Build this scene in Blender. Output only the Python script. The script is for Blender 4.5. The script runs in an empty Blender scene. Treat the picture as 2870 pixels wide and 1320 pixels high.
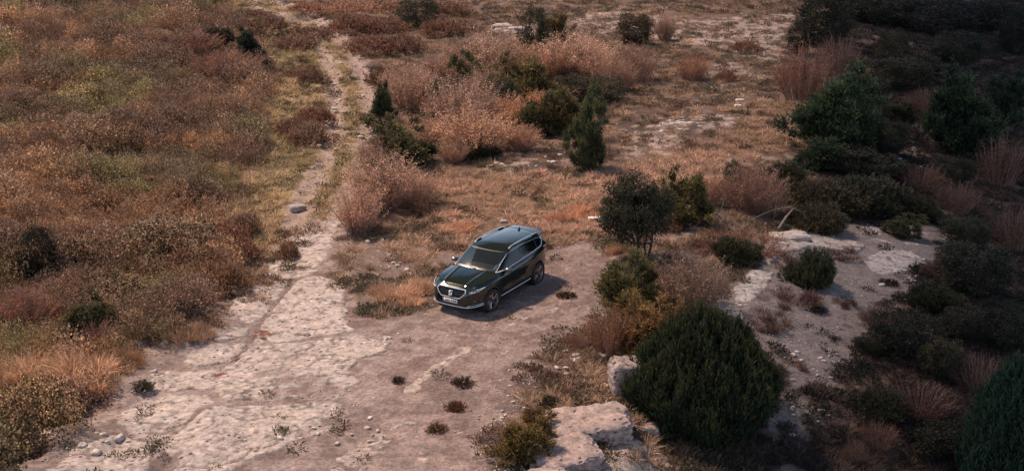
import bpy, math, random
import numpy as np
from mathutils import Vector, Matrix
random.seed(7); RNG = np.random.default_rng(7)
R = math.radians
scene = bpy.context.scene
col = scene.collection

# ---------------------------------------------------------------- camera
CAM = np.array([0.65, -36.92, 13.96]); PITCH = R(18.12); FPX = 3500.0
cd = bpy.data.cameras.new('camera'); cam = bpy.data.objects.new('camera', cd); col.objects.link(cam)
cam.location = CAM.tolist(); cam.rotation_euler = (math.pi/2 - PITCH, 0, 0)
cd.sensor_width = 36; cd.lens = FPX/2870*36; cd.clip_end = 6000; cd.clip_start = .5
scene.camera = cam

# ---------------------------------------------------------------- sun, sky, exposure
SUN_EL = R(54); SUN_AZ = math.atan2(.62, -.78)          # towards the sun, seen from the ground: up-left in the view
sun_dir = Vector((math.cos(SUN_EL)*math.cos(SUN_AZ), math.cos(SUN_EL)*math.sin(SUN_AZ), math.sin(SUN_EL)))
sl = bpy.data.lights.new('sun', 'SUN'); so = bpy.data.objects.new('sun', sl); col.objects.link(so)
sl.energy = 4.9; sl.angle = R(6.0); sl.color = (1.0, .765, .585)
so.rotation_euler = sun_dir.to_track_quat('Z', 'Y').to_euler(); so.location = (-60, 60, 90)
w = bpy.data.worlds.new('World'); scene.world = w; w.use_nodes = True
nt = w.node_tree; nt.nodes.clear()
def N(nt, typ, **kw):
    n = nt.nodes.new(typ)
    for k, v in kw.items(): setattr(n, k, v)
    return n
out = N(nt, 'ShaderNodeOutputWorld'); bg = N(nt, 'ShaderNodeBackground'); sky = N(nt, 'ShaderNodeTexSky')
sky.sky_type = 'NISHITA'; sky.sun_disc = False; sky.sun_elevation = SUN_EL
sky.sun_rotation = math.pi/2 - SUN_AZ; sky.air_density = 1.0; sky.dust_density = 1.0; sky.ozone_density = 3.0
tc = N(nt, 'ShaderNodeTexCoord'); mp = N(nt, 'ShaderNodeMapping'); mp.inputs['Scale'].default_value = (1.6, 1.6, 5.0)
no = N(nt, 'ShaderNodeTexNoise'); no.inputs['Scale'].default_value = 1.7; no.inputs['Detail'].default_value = 6; no.inputs['Roughness'].default_value = .6
rp = N(nt, 'ShaderNodeValToRGB'); rp.color_ramp.elements[0].position = .56; rp.color_ramp.elements[1].position = .66
mx = N(nt, 'ShaderNodeMix', data_type='RGBA'); mx.inputs['B'].default_value = (11, 12, 13.5, 1)
nt.links.new(tc.outputs['Generated'], mp.inputs['Vector']); nt.links.new(mp.outputs['Vector'], no.inputs['Vector'])
nt.links.new(no.outputs['Fac'], rp.inputs['Fac']); nt.links.new(rp.outputs['Color'], mx.inputs['Factor'])
nt.links.new(sky.outputs['Color'], mx.inputs['A'])
# pale haze low in the sky, all the way round
sz = N(nt, 'ShaderNodeSeparateXYZ'); nt.links.new(tc.outputs['Generated'], sz.inputs['Vector'])
hr = N(nt, 'ShaderNodeMapRange', interpolation_type='SMOOTHSTEP'); hr.inputs['From Min'].default_value = .62; hr.inputs['From Max'].default_value = .05
hr.inputs['To Min'].default_value = 0; hr.inputs['To Max'].default_value = .85; nt.links.new(sz.outputs['Z'], hr.inputs['Value'])
hm = N(nt, 'ShaderNodeMix', data_type='RGBA'); hm.inputs['B'].default_value = (10.5, 12.5, 16, 1)
nt.links.new(hr.outputs['Result'], hm.inputs['Factor']); nt.links.new(mx.outputs['Result'], hm.inputs['A']); nt.links.new(hm.outputs['Result'], bg.inputs['Color'])
bg.inputs['Strength'].default_value = .08; nt.links.new(bg.outputs['Background'], out.inputs['Surface'])
scene.view_settings.view_transform = 'Standard'; scene.view_settings.look = 'None'
scene.view_settings.exposure = 0.36; scene.view_settings.gamma = 1; scene.view_settings.use_curve_mapping = False
scene.render.engine = 'CYCLES'
scene.cycles.max_bounces = 6; scene.cycles.diffuse_bounces = 3; scene.cycles.transparent_max_bounces = 8

# ---------------------------------------------------------------- helpers
class Noise:
    def __init__(s, seed):
        s.t = np.random.default_rng(seed).random((256, 256))
    def __call__(s, x, y):
        x = np.asarray(x, float); y = np.asarray(y, float)
        xi = np.floor(x).astype(int); yi = np.floor(y).astype(int)
        fx = x-xi; fy = y-yi; fx = fx*fx*fx*(fx*(fx*6-15)+10); fy = fy*fy*fy*(fy*(fy*6-15)+10)
        t = s.t; a = xi & 255; b = (xi+1) & 255; c = yi & 255; d = (yi+1) & 255
        return (t[a, c]*(1-fx)+t[b, c]*fx)*(1-fy)+(t[a, d]*(1-fx)+t[b, d]*fx)*fy
NZ = [Noise(100+i) for i in range(12)]
def fbm(x, y, sc, oct=4, k=0, rough=.5):
    a = 1; s = 0; t = 0; f = 1/sc
    ca, sa = .8, .6
    for i in range(oct):
        s = s+a*NZ[(k+i) % 12](x*f+17.3*i, y*f-9.1*i); t += a; a *= rough; f *= 2.03
        x, y = ca*x-sa*y, sa*x+ca*y
    return s/t
def sstep(a, b, x):
    t = np.clip((x-a)/(b-a), 0, 1); return t*t*(3-2*t)
def ray(px, py):
    """direction of the sight line through a point of the 2576 x 1185 view"""
    s = 2870/2576
    u = (np.asarray(px, float)*s-1435)/FPX; v = -(np.asarray(py, float)*s-660)/FPX
    c, sn = math.cos(PITCH), math.sin(PITCH)
    return np.stack([u, c+v*sn, -sn+v*c], -1)
def flat(px, py):
    d = ray(px, py); t = CAM[2]/np.maximum(-d[..., 2], .03); return CAM+d*t[..., None]
_br = flat(np.array([1700, 1730, 1850, 1950, 2000, 2020, 2050]), np.array([1185, 930, 750, 600, 400, 200, 20]))
BY = _br[:, 1]; BX = _br[:, 0]
def brink(y): return np.interp(y, BY, BX)
def terrain(x, y):
    x = np.asarray(x, float); y = np.asarray(y, float)
    near = np.exp(-((x/4.5)**2+(y/4.5)**2))
    h = (fbm(x, y, 13, 3, 0)-.5)*.55*(1-.9*near)
    h = h+(fbm(x, y, 3.1, 3, 4)-.5)*.14*(1-.8*near)
    fld = sstep(0, 9, -(x+2.6+.26*(y+10)*(y < 6)+4.2*(y >= 6)))
    h = h+fld*.3+fld*(fbm(x, y, 2.9, 3, 8, .55)-.45)*1.7*sstep(200, 90, np.hypot(x, y))
    d = x-brink(y)
    fade = .12+.88*sstep(120, 25, y)
    h = h-.17*fade*(np.sqrt(d*d+6)+d)*.5*sstep(-6, 3, d)
    led = sstep(.0, 1.0, d+1.3)*sstep(-6.5, -8.5, y)*sstep(-30, -24, y)   # the drop behind the boulders
    h = h-.55*led
    far = np.maximum(np.hypot(x, y)-160, 0)
    return h+far*.03*fbm(x, y, 180, 3, 2)
def at(px, py, z=0.0):
    d = ray(px, py); px = np.asarray(px, float)
    t = (CAM[2])/np.maximum(-d[..., 2], .03)
    for _ in range(40):
        P = CAM+d*t[..., None]
        t = t+.7*((CAM[2]-terrain(P[..., 0], P[..., 1])-z)/np.maximum(-d[..., 2], .03)-t)
        t = np.clip(t, 5, 700)
    P = CAM+d*t[..., None]; P[..., 2] = terrain(P[..., 0], P[..., 1])
    return P
def scale_at(P):                      # view pixels (2576 wide) per metre at a point
    c, sn = math.cos(PITCH), math.sin(PITCH)
    dep = (P[1]-CAM[1])*c-(P[2]-CAM[2])*sn
    return FPX/dep/(2870/2576)
def poly(pts):
    a = np.array(pts, float); return at(a[:, 0], a[:, 1])[:, :2]
def sdist(x, y, P):
    """signed distance to a polygon, positive inside"""
    x = np.asarray(x, float); y = np.asarray(y, float)
    best = np.full(x.shape, 1e9); ins = np.zeros(x.shape, bool)
    for i in range(len(P)):
        ax, ay = P[i]; bx, by = P[(i+1) % len(P)]
        ex, ey = bx-ax, by-ay; L = ex*ex+ey*ey+1e-12
        t = np.clip(((x-ax)*ex+(y-ay)*ey)/L, 0, 1)
        best = np.minimum(best, (x-ax-t*ex)**2+(y-ay-t*ey)**2)
        c = (ay > y) != (by > y)
        ins ^= c & (x < (bx-ax)*(y-ay)/(by-ay+1e-12)+ax)
    return np.where(ins, 1, -1)*np.sqrt(best)
def dline(x, y, P):
    best = np.full(np.shape(x), 1e9)
    for i in range(len(P)-1):
        ax, ay = P[i]; bx, by = P[i+1]; ex, ey = bx-ax, by-ay; L = ex*ex+ey*ey+1e-12
        t = np.clip(((x-ax)*ex+(y-ay)*ey)/L, 0, 1)
        best = np.minimum(best, (x-ax-t*ex)**2+(y-ay-t*ey)**2)
    return np.sqrt(best)

def mesh_np(name, V, F, colr=None, smooth=False, cname='col'):
    """V Nx3, F list of index arrays (tris and/or quads) or one array"""
    Fs = F if isinstance(F, (list, tuple)) else [F]
    Fs = [np.asarray(f) for f in Fs if len(f)]
    me = bpy.data.meshes.new(name); V = np.asarray(V, np.float32)
    me.vertices.add(len(V)); me.vertices.foreach_set('co', V.ravel())
    loops = np.concatenate([f.ravel() for f in Fs]).astype(np.int32)
    tot = np.concatenate([np.full(len(f), f.shape[1]) for f in Fs]).astype(np.int32)
    st = np.concatenate([[0], np.cumsum(tot)[:-1]]).astype(np.int32)
    me.loops.add(len(loops)); me.loops.foreach_set('vertex_index', loops)
    me.polygons.add(len(tot)); me.polygons.foreach_set('loop_start', st); me.polygons.foreach_set('loop_total', tot)
    if smooth: me.polygons.foreach_set('use_smooth', np.ones(len(tot), bool))
    me.update(calc_edges=True)
    if colr is not None:
        a = me.color_attributes.new(cname, 'FLOAT_COLOR', 'POINT')
        c = np.ones((len(V), 4), np.float32); c[:, :3] = colr; a.data.foreach_set('color', c.ravel())
    return me
class MB:
    """collects shapes into one mesh"""
    def __init__(s): s.V = []; s.Q = []; s.T = []; s.C = []; s.n = 0
    def add(s, V, Q=None, T=None, C=None):
        V = np.asarray(V, float)
        if Q is not None and len(Q): s.Q.append(np.asarray(Q)+s.n)
        if T is not None and len(T): s.T.append(np.asarray(T)+s.n)
        s.V.append(V); c = np.ones((len(V), 3)) if C is None else np.broadcast_to(C, (len(V), 3)); s.C.append(c); s.n += len(V)
    def box(s, c, size, M=None, C=None):
        x, y, z = [v/2 for v in size]
        V = np.array([(i*x, j*y, k*z) for i in (-1, 1) for j in (-1, 1) for k in (-1, 1)])
        if M is not None: V = V@np.array(M).T
        s.add(V+np.array(c), [(0, 1, 3, 2), (4, 6, 7, 5), (0, 4, 5, 1), (2, 3, 7, 6), (0, 2, 6, 4), (1, 5, 7, 3)], C=C)
    def tube(s, pts, rad, n=6, C=None, flat_=1.0, up=(0, 0, 1), caps=True):
        P = np.array(pts, float); rad = np.broadcast_to(rad, (len(P),)); K = len(P)
        T = np.gradient(P, axis=0) if K > 2 else np.repeat((P[1:]-P[:1]), 2, 0)
        T /= np.linalg.norm(T, axis=1)[:, None]+1e-9
        upv = np.array(up, float); V = []
        for i in range(K):
            a = np.cross(T[i], upv)
            if np.linalg.norm(a) < .05: a = np.cross(T[i], (1, 0, .1))
            a /= np.linalg.norm(a); b = np.cross(a, T[i])
            ang = np.arange(n)*2*math.pi/n
            V.append(P[i]+rad[i]*(np.cos(ang)[:, None]*a+np.sin(ang)[:, None]*b*flat_))
        V = np.concatenate(V); Q = []
        for i in range(K-1):
            for j in range(n):
                Q.append((i*n+j, i*n+(j+1) % n, (i+1)*n+(j+1) % n, (i+1)*n+j))
        T3 = []
        if caps:
            for j in range(1, n-1): T3 += [(0, j+1, j), ((K-1)*n, (K-1)*n+j, (K-1)*n+j+1)]
        s.add(V, Q, T3, C)
    def lathe(s, prof, n=32, axis='y', c=(0, 0, 0), C=None, a0=0, a1=2*math.pi):
        """prof: (radius, offset along axis)"""
        P = np.array(prof, float); K = len(P); ang = np.linspace(a0, a1, n, endpoint=False); V = []
        for r, o in P: V.append(np.stack([r*np.cos(ang), np.full(n, o), r*np.sin(ang)], 1))
        V = np.concatenate(V)
        Q = [(i*n+j, (i+1)*n+j, (i+1)*n+(j+1) % n, i*n+(j+1) % n) for i in range(K-1) for j in range(n)]
        s.add(V+np.array(c), Q, C=C)
    def grid(s, G, C=None, mask=None):
        a, b = G.shape[:2]; I = np.arange(a*b).reshape(a, b)
        Q = np.stack([I[:-1, :-1], I[1:, :-1], I[1:, 1:], I[:-1, 1:]], -1)
        Q = Q[mask] if mask is not None else Q.reshape(-1, 4)
        s.add(G.reshape(-1, 3), Q, C=C)
    def mesh(s, name, smooth=False):
        V = np.concatenate(s.V); C = np.concatenate(s.C)
        return mesh_np(name, V, [np.concatenate(l) for l in (s.Q, s.T) if l], C, smooth)
    def build(s, name, mat, parent=None, smooth=False, loc=None):
        return link(name, s.mesh(name, smooth), mat, parent, loc)
def link(name, me, mat=None, parent=None, loc=None):
    if mat is not None and not me.materials: me.materials.append(mat)
    o = bpy.data.objects.new(name, me); col.objects.link(o)
    if parent is not None: o.parent = parent
    if loc is not None: o.location = loc
    return o
def tag(o, label=None, cat=None, group=None, kind=None):
    if label: o['label'] = label
    if cat: o['category'] = cat
    if group: o['group'] = group
    if kind: o['kind'] = kind
    return o
def empty(name, loc=(0, 0, 0), rz=0):
    o = bpy.data.objects.new(name, None); col.objects.link(o); o.location = loc; o.rotation_euler.z = rz; o.empty_display_size = .2
    return o
def autosmooth(o, ang=35):
    me = o.data; me.polygons.foreach_set('use_smooth', np.ones(len(me.polygons), bool))
    me.set_sharp_from_angle(angle=R(ang))

# ---------------------------------------------------------------- materials
def mat_new(name):
    m = bpy.data.materials.new(name); m.use_nodes = True; t = m.node_tree
    return m, t, t.nodes['Principled BSDF'], t.nodes['Material Output']
def simple(name, c, rough=.5, metal=0, coat=0, spec=.5, emit=None, bump=0, coat_rough=.03):
    m, t, b, o = mat_new(name)
    b.inputs['Base Color'].default_value = (*c, 1); b.inputs['Roughness'].default_value = rough
    b.inputs['Metallic'].default_value = metal; b.inputs['Coat Weight'].default_value = coat
    b.inputs['Coat Roughness'].default_value = coat_rough; b.inputs['Specular IOR Level'].default_value = spec
    n = N(t, 'ShaderNodeTexNoise'); n.inputs['Scale'].default_value = 30; n.inputs['Detail'].default_value = 3
    g = N(t, 'ShaderNodeTexCoord'); t.links.new(g.outputs['Object'], n.inputs['Vector'])
    mr = N(t, 'ShaderNodeMapRange'); mr.inputs['To Min'].default_value = max(rough-.05, .0); mr.inputs['To Max'].default_value = min(rough+.07, 1)
    t.links.new(n.outputs['Fac'], mr.inputs['Value']); t.links.new(mr.outputs['Result'], b.inputs['Roughness'])
    if bump:
        bp = N(t, 'ShaderNodeBump'); bp.inputs['Strength'].default_value = bump; bp.inputs['Distance'].default_value = .01
        t.links.new(n.outputs['Fac'], bp.inputs['Height']); t.links.new(bp.outputs['Normal'], b.inputs['Normal'])
    return m
def leaf_mat(name, trans=.25, rough=.65, stuff=False, var=.18, spec=.25):
    """colour comes from the leaf colour of the mesh, varied a little per plant"""
    m, t, b, o = mat_new(name)
    a = N(t, 'ShaderNodeAttribute', attribute_name='col'); b.inputs['Roughness'].default_value = rough
    b.inputs['Specular IOR Level'].default_value = spec
    hs = N(t, 'ShaderNodeHueSaturation')
    if stuff:
        ti = N(t, 'ShaderNodeAttribute', attribute_name='tint', attribute_type='INSTANCER')
        mu = N(t, 'ShaderNodeMix', data_type='RGBA', blend_type='MULTIPLY'); mu.inputs['Factor'].default_value = 1
        t.links.new(a.outputs['Color'], mu.inputs['A']); t.links.new(ti.outputs['Color'], mu.inputs['B'])
        t.links.new(mu.outputs['Result'], hs.inputs['Color'])
    else:
        oi = N(t, 'ShaderNodeObjectInfo'); mu = N(t, 'ShaderNodeMix', data_type='RGBA', blend_type='MULTIPLY'); mu.inputs['Factor'].default_value = 1
        t.links.new(a.outputs['Color'], mu.inputs['A']); t.links.new(oi.outputs['Color'], mu.inputs['B'])
        mr = N(t, 'ShaderNodeMapRange'); mr.inputs['To Min'].default_value = 1-var; mr.inputs['To Max'].default_value = 1+var
        t.links.new(oi.outputs['Random'], mr.inputs['Value']); t.links.new(mr.outputs['Result'], hs.inputs['Value'])
        t.links.new(mu.outputs['Result'], hs.inputs['Color'])
    t.links.new(hs.outputs['Color'], b.inputs['Base Color'])
    if trans:
        tr = N(t, 'ShaderNodeBsdfTranslucent'); ms = N(t, 'ShaderNodeMixShader'); ms.inputs['Fac'].default_value = trans
        t.links.new(hs.outputs['Color'], tr.inputs['Color']); t.links.new(b.outputs['BSDF'], ms.inputs[1]); t.links.new(tr.outputs['BSDF'], ms.inputs[2])
        t.links.new(ms.outputs['Shader'], o.inputs['Surface'])
    return m
def earth_mat(name, bump=.6, fine=9.0, speck=.5, speck_col=(.5, .43, .39), pit=0, vs=11):
    """albedo from the 'col' attribute of the surface, broken up by fine noise, pits and pebbles"""
    m, t, b, o = mat_new(name); L = t.links.new
    a = N(t, 'ShaderNodeAttribute', attribute_name='col'); g = N(t, 'ShaderNodeNewGeometry')
    n1 = N(t, 'ShaderNodeTexNoise'); n1.inputs['Scale'].default_value = fine; n1.inputs['Detail'].default_value = 8; n1.inputs['Roughness'].default_value = .7
    n2 = N(t, 'ShaderNodeTexNoise'); n2.inputs['Scale'].default_value = 2.3; n2.inputs['Detail'].default_value = 6; n2.inputs['Roughness'].default_value = .65
    vo = N(t, 'ShaderNodeTexVoronoi'); vo.inputs['Scale'].default_value = vs
    for n in (n1, n2, vo): L(g.outputs['Position'], n.inputs['Vector'])
    r1 = N(t, 'ShaderNodeMapRange'); r1.inputs['From Min'].default_value = .3; r1.inputs['From Max'].default_value = .7
    r1.inputs['To Min'].default_value = .50; r1.inputs['To Max'].default_value = 1.45; L(n1.outputs['Fac'], r1.inputs['Value'])
    r2 = N(t, 'ShaderNodeMapRange'); r2.inputs['From Min'].default_value = .3; r2.inputs['From Max'].default_value = .7
    r2.inputs['To Min'].default_value = .84; r2.inputs['To Max'].default_value = 1.14; L(n2.outputs['Fac'], r2.inputs['Value'])
    mm = N(t, 'ShaderNodeMath', operation='MULTIPLY'); L(r1.outputs['Result'], mm.inputs[0]); L(r2.outputs['Result'], mm.inputs[1])
    vm = N(t, 'ShaderNodeVectorMath', operation='SCALE'); L(a.outputs['Color'], vm.inputs[0]); L(mm.outputs['Value'], vm.inputs['Scale'])
    # pale specks: chips of stone
    rr = N(t, 'ShaderNodeValToRGB'); rr.color_ramp.elements[0].position = .10; rr.color_ramp.elements[1].position = .22
    rr.color_ramp.elements[0].color = (1, 1, 1, 1); rr.color_ramp.elements[1].color = (0, 0, 0, 1); L(vo.outputs['Distance'], rr.inputs['Fac'])
    sp = N(t, 'ShaderNodeMath', operation='MULTIPLY'); L(rr.outputs['Color'], sp.inputs[0])
    sx = N(t, 'ShaderNodeSeparateColor'); L(vo.outputs['Color'], sx.inputs['Color'])
    gt = N(t, 'ShaderNodeMath', operation='GREATER_THAN'); gt.inputs[1].default_value = 1-speck*.5; L(sx.outputs['Red'], gt.inputs[0]); L(gt.outputs['Value'], sp.inputs[1])
    mx = N(t, 'ShaderNodeMix', data_type='RGBA'); mx.inputs['B'].default_value = (*speck_col, 1)
    L(sp.outputs['Value'], mx.inputs['Factor']); L(vm.outputs['Vector'], mx.inputs['A'])
    L(mx.outputs['Result'], b.inputs['Base Color']); b.inputs['Roughness'].default_value = .9; b.inputs['Specular IOR Level'].default_value = .2
    bp = N(t, 'ShaderNodeBump'); bp.inputs['Strength'].default_value = bump; bp.inputs['Distance'].default_value = .06
    ad = N(t, 'ShaderNodeMath', operation='ADD'); L(n1.outputs['Fac'], ad.inputs[0]); L(sp.outputs['Value'], ad.inputs[1]); L(ad.outputs['Value'], bp.inputs['Height']); L(bp.outputs['Normal'], b.inputs['Normal'])
    return m
M = {}
M['ground'] = earth_mat('earth_and_gravel', .9, 9.0, .75, (.40, .33, .30), vs=13)
M['rock'] = earth_mat('limestone', 1.0, 6.5, .8, (.15, .11, .10), vs=4.5)
M['bark'] = simple('bark', (.085, .06, .048), .9, bump=.8)
M['twig'] = simple('twig', (.26, .165, .13), .9, bump=.4)
M['deadwood'] = simple('bleached_wood', (.26, .19, .16), .85, bump=.6)
M['leaf'] = leaf_mat('foliage', .22)
M['dryleaf'] = leaf_mat('dry_foliage', .5, .75)
M['grass'] = leaf_mat('dry_grass', .3, .7)
M['stuffleaf'] = leaf_mat('ground_cover_foliage', .28, .7, stuff=True)
M['stuffstone'] = leaf_mat('gravel_stone', 0, .9, stuff=True)
# ================================================================ GROUND
P_dirt = poly([(-40, 1230), (90, 1110), (210, 1040), (330, 900), (345, 872), (440, 862), (480, 845), (600, 800), (700, 700), (800, 580), (850, 520), (850, 600), (840, 680), (900, 760), (960, 800), (1060, 790), (1110, 770), (1240, 760), (1390, 620), (1480, 612), (1560, 655), (1550, 740), (1520, 820), (1430, 850), (1350, 900), (1320, 980), (1340, 1030), (1250, 1080), (1230, 1230)])
P_pebbly = poly([(835, 600), (960, 590), (1130, 580), (1190, 620), (1140, 680), (1100, 740), (1060, 790), (960, 800), (900, 760), (845, 700)])
P_path = poly([(2290, 560), (2340, 530), (2378, 600), (2330, 690), (2250, 740), (2160, 790), (2130, 900), (2060, 1000), (2030, 1240), (1900, 1240), (1990, 1000), (1960, 880), (1880, 840), (1720, 830), (1850, 700), (1930, 600), (2010, 570), (2150, 560)])
P_pale = [poly(p) for p in ([(1560, 310), (1720, 285), (1850, 285), (1862, 315), (1760, 335), (1640, 400), (1560, 400)],
    [(1240, 385), (1400, 372), (1440, 400), (1300, 430), (1220, 420)], [(1780, 430), (1860, 405), (1960, 380), (1990, 395), (1830, 450)],
    [(1220, 75), (1290, 60), (1330, 85), (1260, 95)], [(1400, 40), (1560, 30), (1700, 60), (2000, 30), (2000, 120), (1900, 160), (1830, 130), (1700, 110), (1500, 80)],
    [(1640, 560), (1760, 560), (1780, 640), (1700, 660), (1640, 640)], [(1330, 1040), (1640, 1040), (1700, 1230), (1300, 1230)],
    [(1600, 830), (1720, 800), (1700, 860), (1620, 890)], [(2230, 420), (2320, 380), (2330, 330), (2290, 300), (2280, 380), (2190, 440)], [(1760, 240), (1830, 130), (1960, 100), (1900, 180), (1800, 270)])]
P_green = poly([(560, 0), (640, 0), (760, 60), (850, 130), (870, 250), (880, 370), (850, 440), (800, 500), (720, 560), (680, 620), (560, 640), (540, 560), (620, 470), (640, 350), (690, 200), (560, 40)])
P_tawny = poly([(1090, 420), (1250, 430), (1450, 440), (1620, 400), (1860, 320), (1870, 250), (2030, 250), (2010, 350), (1960, 390), (1800, 460), (1700, 540), (1520, 600), (1390, 615), (1250, 560), (1130, 590), (1070, 540), (1090, 470)])
P_sheet = poly([(840, 515), (880, 600), (860, 700), (900, 790), (1040, 850), (1000, 930), (940, 1000), (900, 1090), (760, 1150), (640, 1240), (0, 1240), (150, 1120), (280, 1040), (360, 930), (470, 870), (540, 800), (640, 690), (690, 570)])
P_straw = poly([(-80, 830), (130, 800), (330, 880), (325, 960), (200, 1015), (60, 1015), (-80, 1060)])
L_rut1 = poly([(735, 560), (765, 500), (805, 440), (835, 370), (845, 300), (842, 220), (828, 150), (795, 95), (740, 55), (640, 20)])
L_rut2 = poly([(850, 540), (893, 450), (922, 385), (930, 300), (924, 225), (902, 165), (862, 105), (812, 60), (735, 18), (610, -30)])
L_seam = [poly([(820, 1185), (870, 1120), (1000, 1060), (1040, 950), (1120, 880), (1220, 830)]), ]
P_heath = poly([(-300, -60), (560, -60), (600, 60), (700, 200), (650, 350), (620, 470), (560, 600), (560, 700), (510, 790), (330, 880), (310, 960), (170, 1090), (0, 1185), (-300, 1300)])

def ground_color(x, y):
    n1 = fbm(x, y, 2.2, 5, 1); n2 = fbm(x, y, .6, 4, 5, .65); n3 = fbm(x, y, 7, 3, 7); n4 = fbm(x, y, .25, 3, 3)
    C = np.empty(x.shape+(3,))
    soil = np.array([.135, .085, .064]); litter = np.array([.060, .038, .028]); pale = np.array([.40, .30, .265])
    k = sstep(.35, .62, n2*.6+n1*.4)[..., None]
    C[:] = litter*(1-k)+soil*k
    def mix(c, m): C[:] = C*(1-m[..., None])+np.array(c)*m[..., None]
    mix((.125, .085, .04), sstep(-1.0, 1.2, sdist(x, y, P_green)+2*(n1-.5))*.75)
    mix((.20, .115, .07), sstep(-1.0, 1.5, sdist(x, y, P_tawny)+3*(n1-.5))*.7)
    dd = sdist(x, y, P_dirt); m = sstep(-.25, .25, dd+1.3*(n2-.5)+.6*(n1-.5))
    mix((.175, .120, .106), m)
    mix((.17, .125, .112), m*sstep(.46, .6, n1)*.8); mix((.30, .225, .20), m*sstep(.52, .62, n2*.5+n3*.5)*.6)
    mix((.18, .125, .105), sstep(-.3, .5, sdist(x, y, P_pebbly)+1.2*(n2-.5))*.8)
    mix((.20, .165, .155), sstep(-.3, .3, sdist(x, y, P_path)+2.6*(n2-.5)+1.6*(n1-.5))*.95)
    for p in P_pale: mix((.31, .235, .21), sstep(-.2, .9, np.minimum(sdist(x, y, p), .8)+5.0*(n2-.5)+3.4*(n1-.5)-.55)*.85)
    for l, wd in ((L_rut1, .72), (L_rut2, .66)):
        mix((.34, .25, .21), sstep(.25, -.12, dline(x, y, l)-wd*.95+2.0*(n2-.5))*.8)
    mix((.26, .19, .13), sstep(1.1, .3, dline(x, y, (L_rut1+L_rut2)/2)+.6*(n2-.5))*.5)
    mix((.27, .215, .195), sstep(-.5, .5, sdist(x, y, P_sheet)+1.6*(n2-.5)+.8*(n1-.5))*sstep(.44, .58, n2*.5+n4*.5)*.55)
    # brown stains and hollows
    C *= (.74+.55*n4+.0*n1)[..., None]
    return C
def axis(segs):
    out = [segs[0][0]]
    for a, b, s0, s1 in segs:
        p = a
        while p < b-1e-6:
            s = s0+(s1-s0)*(p-a)/(b-a); p = min(p+s, b); out.append(p)
    return np.array(out)
xs = axis([(-3000, -400, 260, 60), (-400, -60, 60, 1.2), (-60, -16, 1.0, .11), (-16, 14, .085, .085), (14, 60, .1, .9), (60, 400, 1.2, 60), (400, 3000, 60, 260)])
ys = axis([(-3000, -400, 260, 60), (-400, -40, 60, 1.0), (-40, -18, .8, .09), (-18, 6, .07, .09), (6, 90, .09, .8), (90, 400, 1, 50), (400, 3000, 50, 260)])
X, Y = np.meshgrid(xs, ys, indexing='ij')
Z = terrain(X, Y)
fine = (fbm(X, Y, .5, 3, 6)-.5)*.07*np.exp(-(np.hypot(X, Y)/60)**2)
ZG = Z+fine
for l in (L_rut1, L_rut2): ZG -= .07*np.exp(-(dline(X, Y, l)/.3)**2)
G = np.stack([X, Y, ZG], -1); I = np.arange(X.size).reshape(X.shape)
Q = np.stack([I[:-1, :-1], I[1:, :-1], I[1:, 1:], I[:-1, 1:]], -1).reshape(-1, 4)
gme = mesh_np('ground', G.reshape(-1, 3), Q, ground_color(X, Y).reshape(-1, 3), True)
ground = tag(link('ground', gme, M['ground']), kind='structure')
print('ground', len(gme.vertices))

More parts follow.
